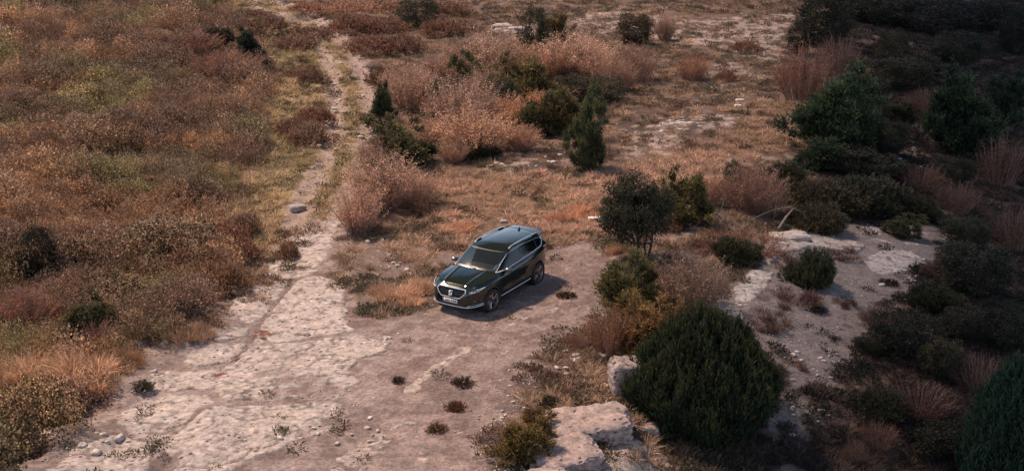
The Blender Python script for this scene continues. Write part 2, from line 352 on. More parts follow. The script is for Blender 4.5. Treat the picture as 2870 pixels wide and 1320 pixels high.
# ---- slabs of bedrock, bare plates of the ground with ragged rims and cracks between them
def slab(pts, lift=.07, seed=0, hole=.5, res=.045, tone=(.41, .335, .30), name='rock_slab', rag=.55, tilt=(0, 0), z0=0):
    P = poly(pts); lo = P.min(0)-.3; hi = P.max(0)+.3
    x = np.arange(lo[0], hi[0], res); y = np.arange(lo[1], hi[1], res); X, Y = np.meshgrid(x, y, indexing='ij')
    sd = sdist(X, Y, P); n = fbm(X, Y, .9, 5, seed, .6); n2 = fbm(X, Y, .28, 4, seed+3, .6); nb = fbm(X, Y, 2.6, 3, seed+5)
    e = sd+rag*(n-.5)+rag*.4*(n2-.5)
    patch = hole+.07-(nb*.62+n*.38)                     # <0 : soil lies over the plate
    k = np.minimum(e*1.0, patch*1.6+.02)
    st = fbm(X+Y*.2, Y*2.4, 1.2, 4, seed+2)          # weathered steps
    up = sstep(-.06, .10, k)*(lift*.75+.03*np.round(st*6)/6)+(n2-.5)*.025
    # hairline cracks
    cr = np.minimum(np.abs(fbm(X*.8, Y*1.4, 1.7, 3, seed+7)-.5), np.abs(fbm(X*1.3, Y*.9, .9, 3, seed+4)-.5)*1.6); up -= .05*sstep(.014, .0, cr)
    Zt = terrain(X, Y)+(fbm(X, Y, .5, 3, 6)-.5)*.07
    c = np.array([P[:, 0].mean(), P[:, 1].mean()])
    Zs = Zt-.055+up+z0*sstep(0, .2, e)+((X-c[0])*tilt[0]+(Y-c[1])*tilt[1])*sstep(0, .3, e)
    C = np.array(tone)*(.72+.5*fbm(X, Y, .12, 3, seed+1)[..., None]*1.1)
    lich = sstep(.52, .66, fbm(X, Y, .5, 4, seed+8, .65))[..., None]
    C = C*(1-lich*.28)*np.array([1, 1, 1])+lich*.28*np.array([.33, .31, .29])
    stain = sstep(.60, .70, fbm(X*1.0, Y, .22, 4, seed+9, .7))[..., None]; C = C*(1-.5*stain)
    rim = sstep(.12, -.02, np.abs(k-.03))[..., None]; C = C*(1-.3*rim)  # edge shadow of the slab put into its colour
    C = C*(1-.55*sstep(.02, .0, cr)[..., None])
    ok = k > -.16; okf = ok[:-1, :-1] & ok[1:, :-1] & ok[1:, 1:] & ok[:-1, 1:]
    I = np.arange(X.size).reshape(X.shape); Q = np.stack([I[:-1, :-1], I[1:, :-1], I[1:, 1:], I[:-1, 1:]], -1)[okf]
    use = np.unique(Q); re = np.full(X.size, -1); re[use] = np.arange(len(use))
    me = mesh_np(name, np.stack([X, Y, Zs], -1).reshape(-1, 3)[use], re[Q], C.reshape(-1, 3)[use], True)
    return link(name, me, M['rock'], ground)
S = slab
S([(733, 712), (760, 700), (800, 694), (850, 700), (870, 730), (880, 760), (870, 800), (900, 835), (840, 845), (780, 852), (700, 864), (640, 864), (652, 828), (690, 780)], .10, 1, 0.62, rag=.35)
S([(636, 872), (760, 860), (850, 848), (900, 842), (990, 858), (975, 885), (900, 905), (880, 930), (905, 960), (860, 985), (860, 1010), (760, 1005), (640, 1012), (556, 1016), (532, 985), (555, 930), (600, 893)], .10, 2, 0.62, rag=.38)
S([(540, 1024), (640, 1018), (770, 1012), (870, 1014), (870, 1060), (840, 1085), (740, 1110), (680, 1140), (560, 1195), (380, 1240), (385, 1150), (430, 1095)], .09, 3, 0.58, rag=.4)
S([(694, 578), (740, 566), (790, 560), (855, 510), (868, 560), (840, 600), (832, 640), (800, 688), (735, 702), (700, 704), (655, 694), (664, 640)], .07, 4, 0.62, rag=.35)
S([(575, 806), (565, 775), (600, 730), (655, 698), (728, 710), (712, 740), (682, 780), (645, 815), (610, 818)], .08, 5, 0.65, rag=.35)
S([(508, 856), (520, 828), (570, 818), (634, 824), (625, 852), (560, 862)], .10, 6, 0.67, rag=.28)
S([(455, 915), (485, 882), (530, 868), (622, 866), (612, 895), (590, 915), (530, 922), (470, 925)], .11, 7, 0.67, rag=.3)
S([(375, 958), (420, 930), (500, 928), (588, 924), (560, 965), (520, 985), (440, 985), (385, 985)], .10, 8, 0.60, rag=.32)
S([(285, 1065), (330, 1015), (400, 992), (530, 990), (545, 1012), (470, 1070), (420, 1100), (330, 1112)], .08, 9, 0.57, rag=.4)
S([(90, 1240), (170, 1130), (290, 1085), (400, 1110), (378, 1160), (320, 1240)], .07, 10, .66, rag=.4)
S([(1255, 830), (1290, 800), (1345, 785), (1350, 795), (1310, 815), (1270, 835)], .06, 11, .66, rag=.3)
S([(1365, 783), (1400, 770), (1420, 773), (1385, 790)], .05, 12, .7, rag=.2)
S([(1020, 985), (1060, 940), (1130, 890), (1200, 860), (1190, 885), (1110, 930), (1070, 960), (1045, 990)], .08, 13, .62, rag=.4, tone=(.40, .31, .27))
S([(780, 1230), (850, 1150), (930, 1090), (1020, 1050), (1080, 1040), (1060, 1080), (1000, 1110), (930, 1150), (900, 1230)], .06, 14, .55, tone=(.38, .30, .265))
S([(760, 1080), (800, 1060), (850, 1040), (830, 1075), (790, 1105), (760, 1120)], .05, 15, .6, rag=.3)
S([(1000, 1185), (1080, 1120), (1180, 1060), (1270, 1020), (1240, 1050), (1130, 1120), (1050, 1190)], .05, 16, .52, tone=(.36, .27, .235))
S([(1900, 650), (1930, 610), (1985, 575), (2040, 585), (2120, 600), (2180, 620), (2160, 640), (2060, 625), (1960, 640), (1940, 670)], .16, 17, 0.57, rag=.4)
S([(1850, 720), (1890, 680), (1945, 680), (1940, 720), (1890, 760), (1850, 765)], .09, 18, 0.58, rag=.4, tone=(.43, .37, .345))
S([(1740, 810), (1800, 775), (1870, 770), (1880, 800), (1820, 830), (1760, 840)], .08, 19, 0.56, rag=.4, tone=(.43, .37, .345))
S([(2190, 640), (2240, 625), (2300, 630), (2330, 660), (2280, 690), (2200, 690), (2180, 660)], .08, 20, 0.58, rag=.5, tone=(.43, .37, .345))
S([(2280, 700), (2330, 690), (2300, 740), (2200, 760), (2180, 740)], .06, 21, 0.56, rag=.4, tone=(.43, .37, .345))
S([(2150, 570), (2250, 555), (2350, 540), (2370, 590), (2330, 620), (2240, 615), (2160, 600)], .06, 22, 0.54, rag=.5, tone=(.43, .37, .345))
S([(1640, 300), (1740, 290), (1850, 290), (1858, 312), (1760, 325), (1660, 330)], .05, 23, 0.54, rag=.6, tone=(.43, .37, .345))
S([(1240, 65), (1275, 60), (1310, 78), (1300, 88), (1245, 80)], .2, 24, .75, rag=.4)
S([(1430, 1130), (1480, 1100), (1560, 1090), (1640, 1130), (1700, 1185), (1560, 1230), (1420, 1230)], .07, 25, .58, tone=(.38, .29, .25))
print('slabs done')

# ---- unseen cloudlike blocker, added to keep the sun off the right-hand slope
def shade_cloud():
    k_ = 140/math.sin(SUN_EL); off = np.array(sun_dir)*k_
    t = np.linspace(-45, 185, 120); s_ = np.linspace(0, 1, 50); S_, T_ = np.meshgrid(s_, t, indexing='ij')
    edge = np.interp(T_, BY, BX)+np.where(T_ > BY.max(), (T_-BY.max())*.35, 0)+2.4+(fbm(T_, T_*0, 9, 3, 2)-.5)*3.5
    Xc = edge+S_*85; r = np.clip(np.minimum.reduce([S_*85/25, (1-S_)*85/25, (T_+45)/25, (185-T_)/25]), 0, 1)
    n = fbm(Xc, T_, 26, 5, 3, .6); up = np.sqrt(r)*(6+26*n*r); dn = -np.sqrt(r)*(1.5+3*n)
    mb = MB()
    for z, fl in ((up, 0), (dn, 1)):
        G_ = np.stack([Xc, T_, z], -1)+off; mb.grid(G_ if not fl else G_[::-1])
    m = simple('shade_cloud_white', (.85, .85, .86), 1, spec=0); o = mb.build('added_shade_cloud', m, None, True); tag(o, kind='structure')
shade_cloud()
# ================================================================ CAR
M['paint'] = simple('dark_green_paint', (.002, .011, .009), .5, 0, 1.0, .0, coat_rough=.08)
M['paint'].node_tree.nodes['Principled BSDF'].inputs['Coat IOR'].default_value = 1.7
M['glass'] = simple('tinted_glass', (.008, .022, .028), .03, 0, 1.0, .8)
M['glass'].node_tree.nodes['Principled BSDF'].inputs['Coat IOR'].default_value = 1.7
M['side_glass'] = simple('dark_side_glass', (.004, .006, .007), .05, 0, 0, .28)
M['plastic'] = simple('dusty_black_plastic', (.026, .022, .020), .55)
M['mirror_cap'] = simple('grey_mirror_cap', (.16, .16, .17), .3, .8)
M['gloss_black'] = simple('gloss_black', (.006, .006, .007), .35, 0, .2)
M['chrome'] = simple('satin_chrome', (.74, .73, .71), .22, 1)
M['brushed'] = simple('brushed_aluminium', (.75, .75, .74), .42, .35)
M['silver'] = simple('silver_trim', (.62, .61, .60), .3, .85)
M['rubber'] = simple('dusty_rubber', (.030, .025, .022), .8, bump=.3)
M['alloy'] = simple('bronze_grey_alloy', (.40, .32, .29), .25, .95)
M['dark_alloy'] = simple('dark_alloy', (.03, .028, .03), .35, .7)
M['lamp_glass'] = simple('lamp_glass', (.10, .11, .12), .05, .3, 1.0)
M['lamp_white'] = simple('white_lamp_strip', (.85, .86, .88), .25)
M['red_lamp'] = simple('red_lamp', (.65, .02, .015), .12, 0, 1.0)
M['plate_white'] = simple('plate_white', (.78, .78, .77), .4)
M['plate_blue'] = simple('plate_blue', (.03, .08, .35), .4)
M['ink'] = simple('black_ink', (.01, .01, .012), .5)
M['seat'] = simple('dark_upholstery', (.03, .028, .027), .8)
M['dash_beige'] = simple('dashboard_top', (.26, .22, .17), .6)
M['windscreen'] = simple('windscreen_glass', (.008, .022, .028), .06, 0, 1.0, .5, coat_rough=.03); M['windscreen'].node_tree.nodes['Principled BSDF'].inputs['Coat IOR'].default_value = 1.7; M['windscreen'].node_tree.nodes['Principled BSDF'].inputs['Alpha'].default_value = .72

def itp(x, xs_, ys_):
    """smooth interpolation through points (monotone in x)"""
    xs_ = np.array(xs_, float); ys_ = np.array(ys_, float)
    d = np.diff(ys_)/np.diff(xs_); m = np.zeros(len(xs_)); m[1:-1] = np.where(d[1:]*d[:-1] > 0, 2*d[1:]*d[:-1]/(d[1:]+d[:-1]+1e-12*np.sign(d[1:]+d[:-1]+1e-12)), 0); m[0] = d[0]; m[-1] = d[-1]
    x = np.clip(x, xs_[0], xs_[-1]); i = np.clip(np.searchsorted(xs_, x)-1, 0, len(xs_)-2); h = xs_[i+1]-xs_[i]; t = (x-xs_[i])/h
    return (2*t**3-3*t**2+1)*ys_[i]+(t**3-2*t**2+t)*h*m[i]+(-2*t**3+3*t**2)*ys_[i+1]+(t**3-t**2)*h*m[i+1]
WR = .358; AX = 1.395
def zbelt(x): return itp(x, [-2.4, -2.1, -1.5, -.5, .5, 1.0, 1.5, 1.9, 2.2, 2.35], [1.15, 1.19, 1.165, 1.095, 1.05, 1.035, 1.0, .955, .90, .885])
def body_outline(th, v):
    """plan outline of the lower body at angle th and height fraction v (0 sill, 1 belt)"""
    c, s = np.cos(th), np.sin(th)
    Lf = itp(v, [0, .12, .3, .55, .75, .9, 1], [2.16, 2.29, 2.335, 2.335, 2.31, 2.25, 2.13])
    Lr = itp(v, [0, .12, .3, .5, .7, .85, 1], [2.12, 2.30, 2.385, 2.40, 2.37, 2.33, 2.27])
    W = itp(v, [0, .10, .25, .45, .6, .78, .87, .935, 1], [.80, .875, .905, .905, .900, .922, .928, .897, .845])
    n = 4.6
    ex = np.sign(c)*np.abs(c)**(2/n); ey = np.sign(s)*np.abs(s)**(2/n)
    x = np.where(ex > 0, ex*Lf, ex*Lr); y = ey*W
    return x, y
def body_pt(th, v):
    x, y = body_outline(th, v)
    zb = .205+.05*sstep(1.5, 2.3, np.abs(x)); z = zb+v*(zbelt(x)-zb)
    # wheel-arch shoulders and a crease along the doors
    fl = np.exp(-((np.abs(x)-AX)/.42)**4)*np.exp(-((z-.62)/.25)**2)*sstep(.7, .85, np.abs(y))
    hol = np.exp(-((z-.60)/.15)**2)*np.exp(-(x/1.0)**4)*sstep(.7, .85, np.abs(y))
    y = y+np.sign(y)*(.022*fl-.022*hol)
    return np.stack([x, y, z], -1)
_th = np.linspace(0, 2*math.pi, 6001); _x, _y = body_outline(_th, np.full_like(_th, .5))
_s = np.concatenate([[0], np.cumsum(np.hypot(np.diff(_x), np.diff(_y)))])
TH = np.interp(np.linspace(0, _s[-1], 561), _s, _th); VV = np.linspace(0, 1, 45)
T2, V2 = np.meshgrid(TH, VV, indexing='ij'); BG = body_pt(T2, V2)
# pull the ring open at the wheel arches
AR = .405
for sx in (1, -1):
    cx, cz = sx*AX, WR
    dx = BG[..., 0]-cx; dz = BG[..., 2]-cz; rr = np.hypot(dx, dz)
    near = (np.abs(BG[..., 1]) > .6) & (rr > AR-.02) & (rr < AR+.012)
    f = np.where(near, AR/np.maximum(rr, .01), 1); BG[..., 0] = cx+dx*f; BG[..., 2] = cz+dz*f
cen = (BG[:-1, :-1]+BG[1:, 1:])/2
inarch = np.zeros(cen.shape[:2], bool)
for sx in (1, -1): inarch |= (np.hypot(cen[..., 0]-sx*AX, cen[..., 2]-WR) < AR-.004) & (np.abs(cen[..., 1]) > .6)
dark = (cen[..., 2] < .30+.02*(np.abs(cen[..., 0]) > 2)) & ~inarch
for sx in (1, -1): dark |= (np.hypot(cen[..., 0]-sx*AX, cen[..., 2]-WR) < AR+.035) & (np.abs(cen[..., 1]) > .6) & ~inarch
# grille opening: a wide hexagon in the nose
GP = np.array([(-.50, .80), (-.33, .615), (.33, .615), (.50, .80), (.46, .862), (-.46, .862)])
gsd = np.where(cen[..., 0] > 1.6, sdist(cen[..., 1], cen[..., 2], GP), -1)
grl = gsd > 0
car = empty('car'); car.location = (0, 0, 0)
tag(car, 'dark green SUV with silver roof rails parked on the pale dirt clearing', 'car')
def part(mb, name, mat, parent=car, smooth=35):
    o = mb.build(name, M[mat], parent)
    if smooth: autosmooth(o, smooth)
    return o
mb = MB(); mb.grid(BG, mask=~inarch & ~dark & ~grl); body = part(mb, 'body', 'paint', smooth=50)
mb = MB(); mb.grid(BG, mask=dark); part(mb, 'lower_cladding', 'plastic')
mb = MB(); mb.grid(BG-np.array([.03, 0, 0]), mask=gsd > -.03); grille = part(mb, 'grille', 'gloss_black')
# floor, wheel wells
mb = MB(); mb.box((0, 0, .30), (3.9, 1.2, .14)); mb.box((0, 0, .32), (1.7, 1.62, .12)); part(mb, 'underbody', 'plastic', smooth=0)
for sx in (1, -1):
    for sy in (1, -1):
        mb = MB(); mb.lathe([(AR+.004, .91*sy), (AR+.004, .55*sy), (.02, .55*sy)], 40, c=(sx*AX, 0, WR))
        o = part(mb, 'wheel_well', 'plastic')
# --- hood
def lidgrid(xa, xb, nx, ny, half, zf):
    xs_ = np.linspace(0, 1, nx); ys_ = np.linspace(-1, 1, ny); G = np.zeros((nx, ny, 3))
    for i, a in enumerate(xs_):
        for j, b in enumerate(ys_): G[i, j] = zf(a, b)
    return G
def front_x(y):       # belt outline at the nose
    t = 1-np.minimum(np.abs(y)/.845, 1)**4.6; return 2.13*t**(1/4.6)
def hood_pt(a, b):
    # a 0..1 from cowl to nose
    y = b*.845*(1-.0*a)
    xn = front_x(min(abs(y), .842)) if abs(b) < .999 else 0
    x0 = 1.02-.16*abs(b)**2.2
    xe = max(xn, .95) if abs(b) < .999 else .95
    x = x0+(xe-x0)*a
    ze = float(zbelt(x)); zc = float(itp(x, [.8, 1.05, 1.5, 1.9, 2.05, 2.13], [1.115, 1.10, 1.055, .985, .94, .895]))
    k = abs(b)
    z = ze+(zc-ze)*(1-k**3.2)
    yr = .50-.10*a                                      # raised hood ridges
    z += .020*math.exp(-((abs(y)-yr)/.035)**2)*min(1, (1-a)*6)*min(1, a*8+.3)+.014*(1/(1+math.exp((abs(y)-yr)*60)))*min(1, (1-a)*4)
    return (x, y, max(z, ze-.002))
mb = MB(); mb.grid(lidgrid(1, 2, 60, 81, None, hood_pt)); hood = part(mb, 'hood', 'paint', smooth=60)
# --- greenhouse: a ring between the belt and the roof edge
def g_out(th, v):
    c, s = np.cos(th), np.sin(th); n = 10.0
    ex = np.sign(c)*np.abs(c)**(2/n); ey = np.sign(s)*np.abs(s)**(2/n)
    xf = 1.08+(.20-1.08)*v+.04*np.sin(v*math.pi); xr = -2.26+(.28)*v-.0*v
    W = .855+(.685-.855)*v**1.15
    xm = -.6
    # nose of the ring is bowed in plan (curved windscreen)
    x = np.where(ex > 0, xm+ex*(xf-xm), xm+ex*(xm-xr)); y = ey*W
    x = x-np.where(ex > 0, .13*(np.abs(y)/.85)**2.2*sstep(.0, .9, ex), -.05*(np.abs(y)/.85)**2)
    zb = zbelt(np.clip(x, -2.3, 2))-.004+.07*sstep(.6, .95, ex)*(1-(np.abs(y)/.85)**3)
    zt = itp(np.clip(x, -2.3, .3), [-2.3, -2.0, -1.5, -.8, -.2, .1, .3], [1.49, 1.51, 1.54, 1.56, 1.55, 1.525, 1.51])
    return np.stack([x, y, zb+(zt-zb)*v], -1)
_p = g_out(_th, np.full_like(_th, .3)); _s = np.concatenate([[0], np.cumsum(np.hypot(*np.diff(_p[:, :2], axis=0).T))])
TG = np.interp(np.linspace(0, _s[-1], 601), _s, _th); T2, V2 = np.meshgrid(TG, np.linspace(0, 1, 41), indexing='ij'); GG = g_out(T2, V2)
cg = (GG[:-1, :-1]+GG[1:, 1:])/2; vg = V2[:-1, :-1]+.0125
ny_ = np.abs(cg[..., 1]); wv = .855+(.685-.855)*vg**1.15
front = (cg[..., 0] > -.2) & (ny_ < wv*.925) & (vg > .035) & (vg < .96)
rearw = (cg[..., 0] < -1.9) & (ny_ < wv*.82) & (vg > .12) & (vg < .9)
SW = np.array([(.93, 1.072), (.62, 1.25), (.20, 1.455), (-.02, 1.49), (-.8, 1.515), (-1.5, 1.49), (-1.76, 1.45), (-1.84, 1.40), (-1.66, 1.215), (-.9, 1.145), (.2, 1.09)])
ssd = sdist(cg[..., 0], cg[..., 2], SW); side = (ssd > 0) & (ny_ > wv*.93)
mb = MB(); mb.grid(GG, mask=~(front | rearw | side)); part(mb, 'pillars', 'paint', smooth=50)
mb = MB(); mb.grid(GG, mask=front); wsc = part(mb, 'windscreen', 'windscreen', smooth=60)
mb = MB(); mb.grid(GG, mask=rearw); part(mb, 'rear_window', 'glass', smooth=60)
pill = [(-9, -1.42), (-1.38, -.42), (-.34, 9)]
for sy in (1, -1):
    for lo, hi in pill:
        m_ = side & (np.sign(cg[..., 1]) == sy) & (cg[..., 0] > lo) & (cg[..., 0] < hi)
        mb = MB(); mb.grid(GG, mask=m_); part(mb, 'side_window', 'side_glass', smooth=60)
    for lo, hi in ((-1.42, -1.38), (-.42, -.34)):
        m_ = side & (np.sign(cg[..., 1]) == sy) & (cg[..., 0] >= lo) & (cg[..., 0] <= hi)
        mb = MB(); mb.grid(GG, mask=m_); part(mb, 'window_pillar', 'gloss_black')
# black frit band inside the edge of the windscreen
fr = front & ((ny_ > wv*.885) | (vg < .12) | (vg > .92))
mb = MB(); mb.grid(GG+.002*np.array([1, 0, 1]), mask=fr); part(mb, 'windscreen_border', 'gloss_black', wsc)
# --- roof
def roof_half(x):
    p = itp(x, [-2.06, -2.0, -1.9, -.2, .0, .06, .10], [.42, .56, .615, .615, .57, .50, .0]); return p
edge = g_out(TG, np.ones_like(TG))
def roof_crown(a, b): return .070*(1-abs(b)**2.4)*(1-(abs(2*a-1)**5)*(1 if a < .5 else .12))
up = edge[(edge[:, 1] >= 0)]; 
ex_ = up[:, 0]; ey_ = up[:, 1]
nx = 70; ny = 41; G = np.zeros((nx, ny, 3))
ys_ = np.linspace(-1, 1, ny)
for j, b in enumerate(ys_):
    yb = abs(b)*.682
    # x reach of the roof at this half width
    fx = ex_[ex_ > -.6]; fy = ey_[ex_ > -.6]; o_ = np.argsort(fy); xf = np.interp(yb, fy[o_], fx[o_])
    rx = ex_[ex_ < -.6]; ry = ey_[ex_ < -.6]; o_ = np.argsort(ry); xr = np.interp(yb, ry[o_], rx[o_])
    for i in range(nx):
        a = i/(nx-1); x = xf+(xr-xf)*a
        e = float(itp(x, [-2.3, -2.0, -1.5, -.8, -.2, .1, .3], [1.49, 1.51, 1.54, 1.56, 1.55, 1.525, 1.51]))
        cr = roof_crown(a, b)
        G[i, j] = (x, math.copysign(yb, b), e+cr)
mb = MB(); mb.grid(G); roof = part(mb, 'roof', 'paint', smooth=60)
RG = G
# spoiler at the tail
mb = MB(); xs2 = np.linspace(-1.84, -2.17, 8); G = np.zeros((8, 31, 3))
for i, x in enumerate(xs2):
    for j, b in enumerate(np.linspace(-1, 1, 31)):
        k = (x+1.84)/-.33; G[i, j] = (x+.05*abs(b)**3, b*(.682-.03*k), 1.524-.018*k+.068*(1-abs(b)**2.4)+.004)
mb.grid(G); G2 = G.copy(); G2[..., 2] -= .03; mb.grid(G2[:, ::-1]); mb.grid(np.stack([G[-1], G2[-1]])); part(mb, 'spoiler', 'paint', smooth=40)
# panoramic front roof seam and hood / door shut lines
def on_body(x, z, sy, off=.003):
    th = TH[(np.sin(TH)*sy > 0)]; v = (z-.205)/(zbelt(x)-.205)
    p = body_pt(th, np.full_like(th, v)); i = np.argmin(np.abs(p[:, 0]-x)); 
    return (x, p[i, 1]+sy*off, z)
for sy in (1, -1):
    for pl in ([(.93, 1.03), (.90, .80), (.86, .55), (.84, .32)], [(-.36, 1.09), (-.38, .8), (-.40, .32)], [(-1.36, 1.10), (-1.32, .92), (-1.18, .82)]):
        mb = MB(); zz = np.linspace(0, 1, 14); xs3 = np.interp(zz, np.linspace(0, 1, len(pl)), [p[0] for p in pl]); z3 = np.interp(zz, np.linspace(0, 1, len(pl)), [p[1] for p in pl])
        mb.tube([on_body(a, b, sy, 0) for a, b in zip(xs3, z3)], .006, 4, up=(1, 0, 0)); part(mb, 'door_seam', 'ink', smooth=0)
    # handles
    for hx in (-.22, -1.12):
        p = on_body(hx, .955, sy); mb = MB(); q = [on_body(hx+d, .955, sy, o) for d, o in ((-.11, .004), (-.08, .03), (.08, .03), (.11, .004))]
        mb.tube(q, [.012, .016, .016, .012], 8); part(mb, 'door_handle', 'paint')
    # chrome window surround
    ssel = SW
    pts = []
    dense = []
    for i in range(len(SW)):
        a, b = SW[i], SW[(i+1) % len(SW)]
        for t in np.linspace(0, 1, 9)[:-1]: dense.append(a+(b-a)*t)
    def on_glass(x, z, off=.004):
        th = TG[np.sin(TG)*sy > 0]; best = None
        zt = 1.56; v = 0
        for _ in range(3):
            p = g_out(th, np.full_like(th, v)); i = np.argmin(np.abs(p[:, 0]-x)+(np.abs(p[:, 1]) < .5)*9)
            zb = g_out(th[i:i+1], np.zeros(1))[0, 2]; zt = g_out(th[i:i+1], np.ones(1))[0, 2]; v = float(np.clip((z-zb)/(zt-zb), 0, 1))
        p = g_out(th[i:i+1], np.array([v]))[0]; return (p[0], p[1]+sy*off, p[2]+off*.4)
    pts = [on_glass(a[0], a[1]) for a in dense]; nS = len(pts)
    top = pts[:9*8-8+1]
    mb = MB(); mb.tube(pts[:50:2], .007, 5); part(mb, 'window_trim', 'silver')
    mb = MB(); mb.tube(pts[49:88:2]+[pts[0]], .019, 5); part(mb, 'belt_trim', 'brushed')
    # sill strip, bumper corner strip
    mb = MB(); mb.tube([on_body(x, .34, sy, .006) for x in np.linspace(.88, -.92, 14)], .014, 6); part(mb, 'sill_trim', 'brushed')
    mb = MB(); mb.tube([on_body(x, .47, sy, .012) for x in np.linspace(-2.0, -2.3, 6)], .014, 6); part(mb, 'bumper_trim', 'brushed')
    # roof rails
    rx = np.linspace(-.02, -1.86, 20); ry = .632; k = np.linspace(0, 1, 20)
    rz = np.array([float(itp(x, [-2.3, -2.0, -1.5, -.8, -.2, .1, .3], [1.49, 1.51, 1.54, 1.56, 1.55, 1.525, 1.51])) for x in rx])
    hz = .055*np.clip(np.minimum(k, 1-k)*9, 0, 1)**.6+.008
    mb = MB(); mb.tube([(x, sy*(ry-.02*abs(2*kk-1)**4), z+h) for x, z, h, kk in zip(rx, rz, hz, k)], .019, 8, flat_=.7); rail = part(mb, 'roof_rail', 'chrome')
    mb = MB()
    for a, b in ((1, 4), (15, 18)):
        mb.tube([(rx[i], sy*ry, rz[i]+hz[i]*.45) for i in range(a, b+1)], .016, 6, flat_=1.5)
    mb.tube([(rx[i], sy*ry, rz[i]+.006) for i in range(1, 19)], .014, 6, flat_=.5)
    part(mb, 'rail_foot', 'gloss_black', rail)
    # mirror
    mr = MB(); th = np.linspace(0, 2*math.pi, 20, endpoint=False); G = []
    for a, sc in ((-.075, .0), (-.073, .75), (-.055, .95), (0, 1), (.05, .88), (.085, .55), (.097, .0)):
        G.append(np.stack([np.full(20, a), .105*sc*np.sign(np.cos(th))*np.abs(np.cos(th))**.7, .07*sc*np.sign(np.sin(th))*np.abs(np.sin(th))**.7], 1))
    G = np.array(G); G = np.concatenate([G, G[:, :1]], 1); G[..., 0] += .04*G[..., 1]*(-sy)*4*.3
    G += np.array([.60, sy*.985, 1.115]); mr.grid(G); mo = part(mr, 'mirror', 'mirror_cap', smooth=60)
    mb = MB(); mb.tube([(.62, sy*.86, 1.06), (.61, sy*.93, 1.065), (.60, sy*.97, 1.09)], [.03, .022, .02], 8); part(mb, 'mirror_arm', 'gloss_black', mo)
    mb = MB(); G2 = G[2:4]*1.0; mb.tube([(.57, sy*1.01-.09, 1.125), (.57, sy*1.01+.09, 1.125)], .012, 4); part(mb, 'mirror_lens', 'glass', mo)
# plate-like pieces pasted on the nose: follow the body outline
def on_front(y, z, off=.004):
    s = np.sign(y) if y else 1
    th = TH[(np.cos(TH) > 0) & (np.sin(TH)*s >= 0)]
    xg = 2.0; v = (z-.25)/(.885-.25)
    for _ in range(2):
        p = body_pt(th, np.full_like(th, np.clip(v, 0, 1))); i = np.argmin(np.abs(p[:, 1]-y)); x = p[i, 0]
        zb = .205+.05*sstep(1.5, 2.3, abs(x)); v = (z-zb)/(zbelt(x)-zb)
    # normal in plan
    j = min(max(i, 1), len(th)-2); t = p[j+1, :2]-p[j-1, :2]; n = np.array([t[1], -t[0]]); n /= np.linalg.norm(n)+1e-9
    if n[0] < 0: n = -n
    return np.array([p[i, 0]+n[0]*off, p[i, 1]+n[1]*off, z])
def ribbon(mbx, top, bot, n=14, off=.006, back=.03):
    """curved panel between two polylines (y, z) on the nose"""
    def res(P):
        P = np.array(P, float); s = np.concatenate([[0], np.cumsum(np.hypot(*np.diff(P, axis=0).T))]); t = np.linspace(0, s[-1], n)
        return [(np.interp(a, s, P[:, 0]), np.interp(a, s, P[:, 1])) for a in t]
    A = np.array([on_front(y, z, off) for y, z in res(top)]); B = np.array([on_front(y, z, off) for y, z in res(bot)])
    bk = np.array([back, 0, 0]); mbx.grid(np.stack([A-bk, A, B, B-bk]))
def strip(mbx, line, rad, off=.01, n=20, flat_=1):
    P = np.array(line, float); s = np.concatenate([[0], np.cumsum(np.hypot(*np.diff(P, axis=0).T))]); t = np.linspace(0, s[-1], n)
    mbx.tube([on_front(np.interp(a, s, P[:, 0]), np.interp(a, s, P[:, 1]), off) for a in t], rad, 6, flat_=flat_)
mb = MB(); strip(mb, [(-.50, .80), (-.46, .865), (.46, .865), (.50, .80)], .017, .012, 30); strip(mb, [(-.50, .80), (-.33, .605), (.33, .605), (.50, .80)], .010, .010, 30); part(mb, "grille_frame", "brushed")
mb = MB()
for k in range(-9, 10):
    for s in (1, -1):
        y0 = k*.058; seg = [(y0-s*.07, .63), (y0+s*.07, .84)]
        inside = [q for q in [(seg[0][0]+(seg[1][0]-seg[0][0])*t, .63+.21*t) for t in np.linspace(0, 1, 8)] if sdist(np.array([q[0]]), np.array([q[1]]), GP)[0] > .015]
        if len(inside) > 2: strip(mb, [inside[0], inside[-1]], .0045, -.012, 4)
part(mb, 'grille_mesh', 'dark_alloy', grille)
# emblem: an S-like badge
mb = MB()
for (y0, y1, z0, z1) in ((-.062, .062, .775, .80), (-.062, -.03, .735, .775), (-.062, .062, .722, .740), (.03, .062, .685, .725), (-.062, .062, .662, .685)):
    c = on_front((y0+y1)/2, (z0+z1)/2, .018); mb.box((c[0], (y0+y1)/2, (z0+z1)/2), (.02, y1-y0, z1-z0))
part(mb, 'emblem', 'brushed', grille, 0)
# licence plate
pc = on_front(0, .50, .018)
mb = MB(); mb.box(tuple(pc), (.012, .52, .115)); plate = part(mb, 'licence_plate', 'plate_white', smooth=0)
mb = MB(); mb.box((pc[0]+.0075, -.238, .50), (.004, .042, .11)); part(mb, 'country_band', 'plate_blue', plate, 0)
def text_part(s, size, c, mat, parent, name):
    cu = bpy.data.curves.new(name, 'FONT'); cu.body = s; cu.size = size; cu.align_x = 'CENTER'; cu.align_y = 'CENTER'; cu.extrude = .001; cu.offset = .002
    to = bpy.data.objects.new('tmp_text', cu); col.objects.link(to); bpy.context.view_layer.update()
    me = bpy.data.meshes.new_from_object(to.evaluated_get(bpy.context.evaluated_depsgraph_get())); col.objects.unlink(to); bpy.data.objects.remove(to)
    Mx = Matrix(((0, 0, 1, c[0]), (1, 0, 0, c[1]), (0, 1, 0, c[2]), (0, 0, 0, 1))); me.transform(Mx); me.materials.clear()
    return link(name, me, M[mat], parent)
text_part('2002 TXA', .098, (pc[0]+.0085, .022, .50), 'ink', plate, 'plate_text')
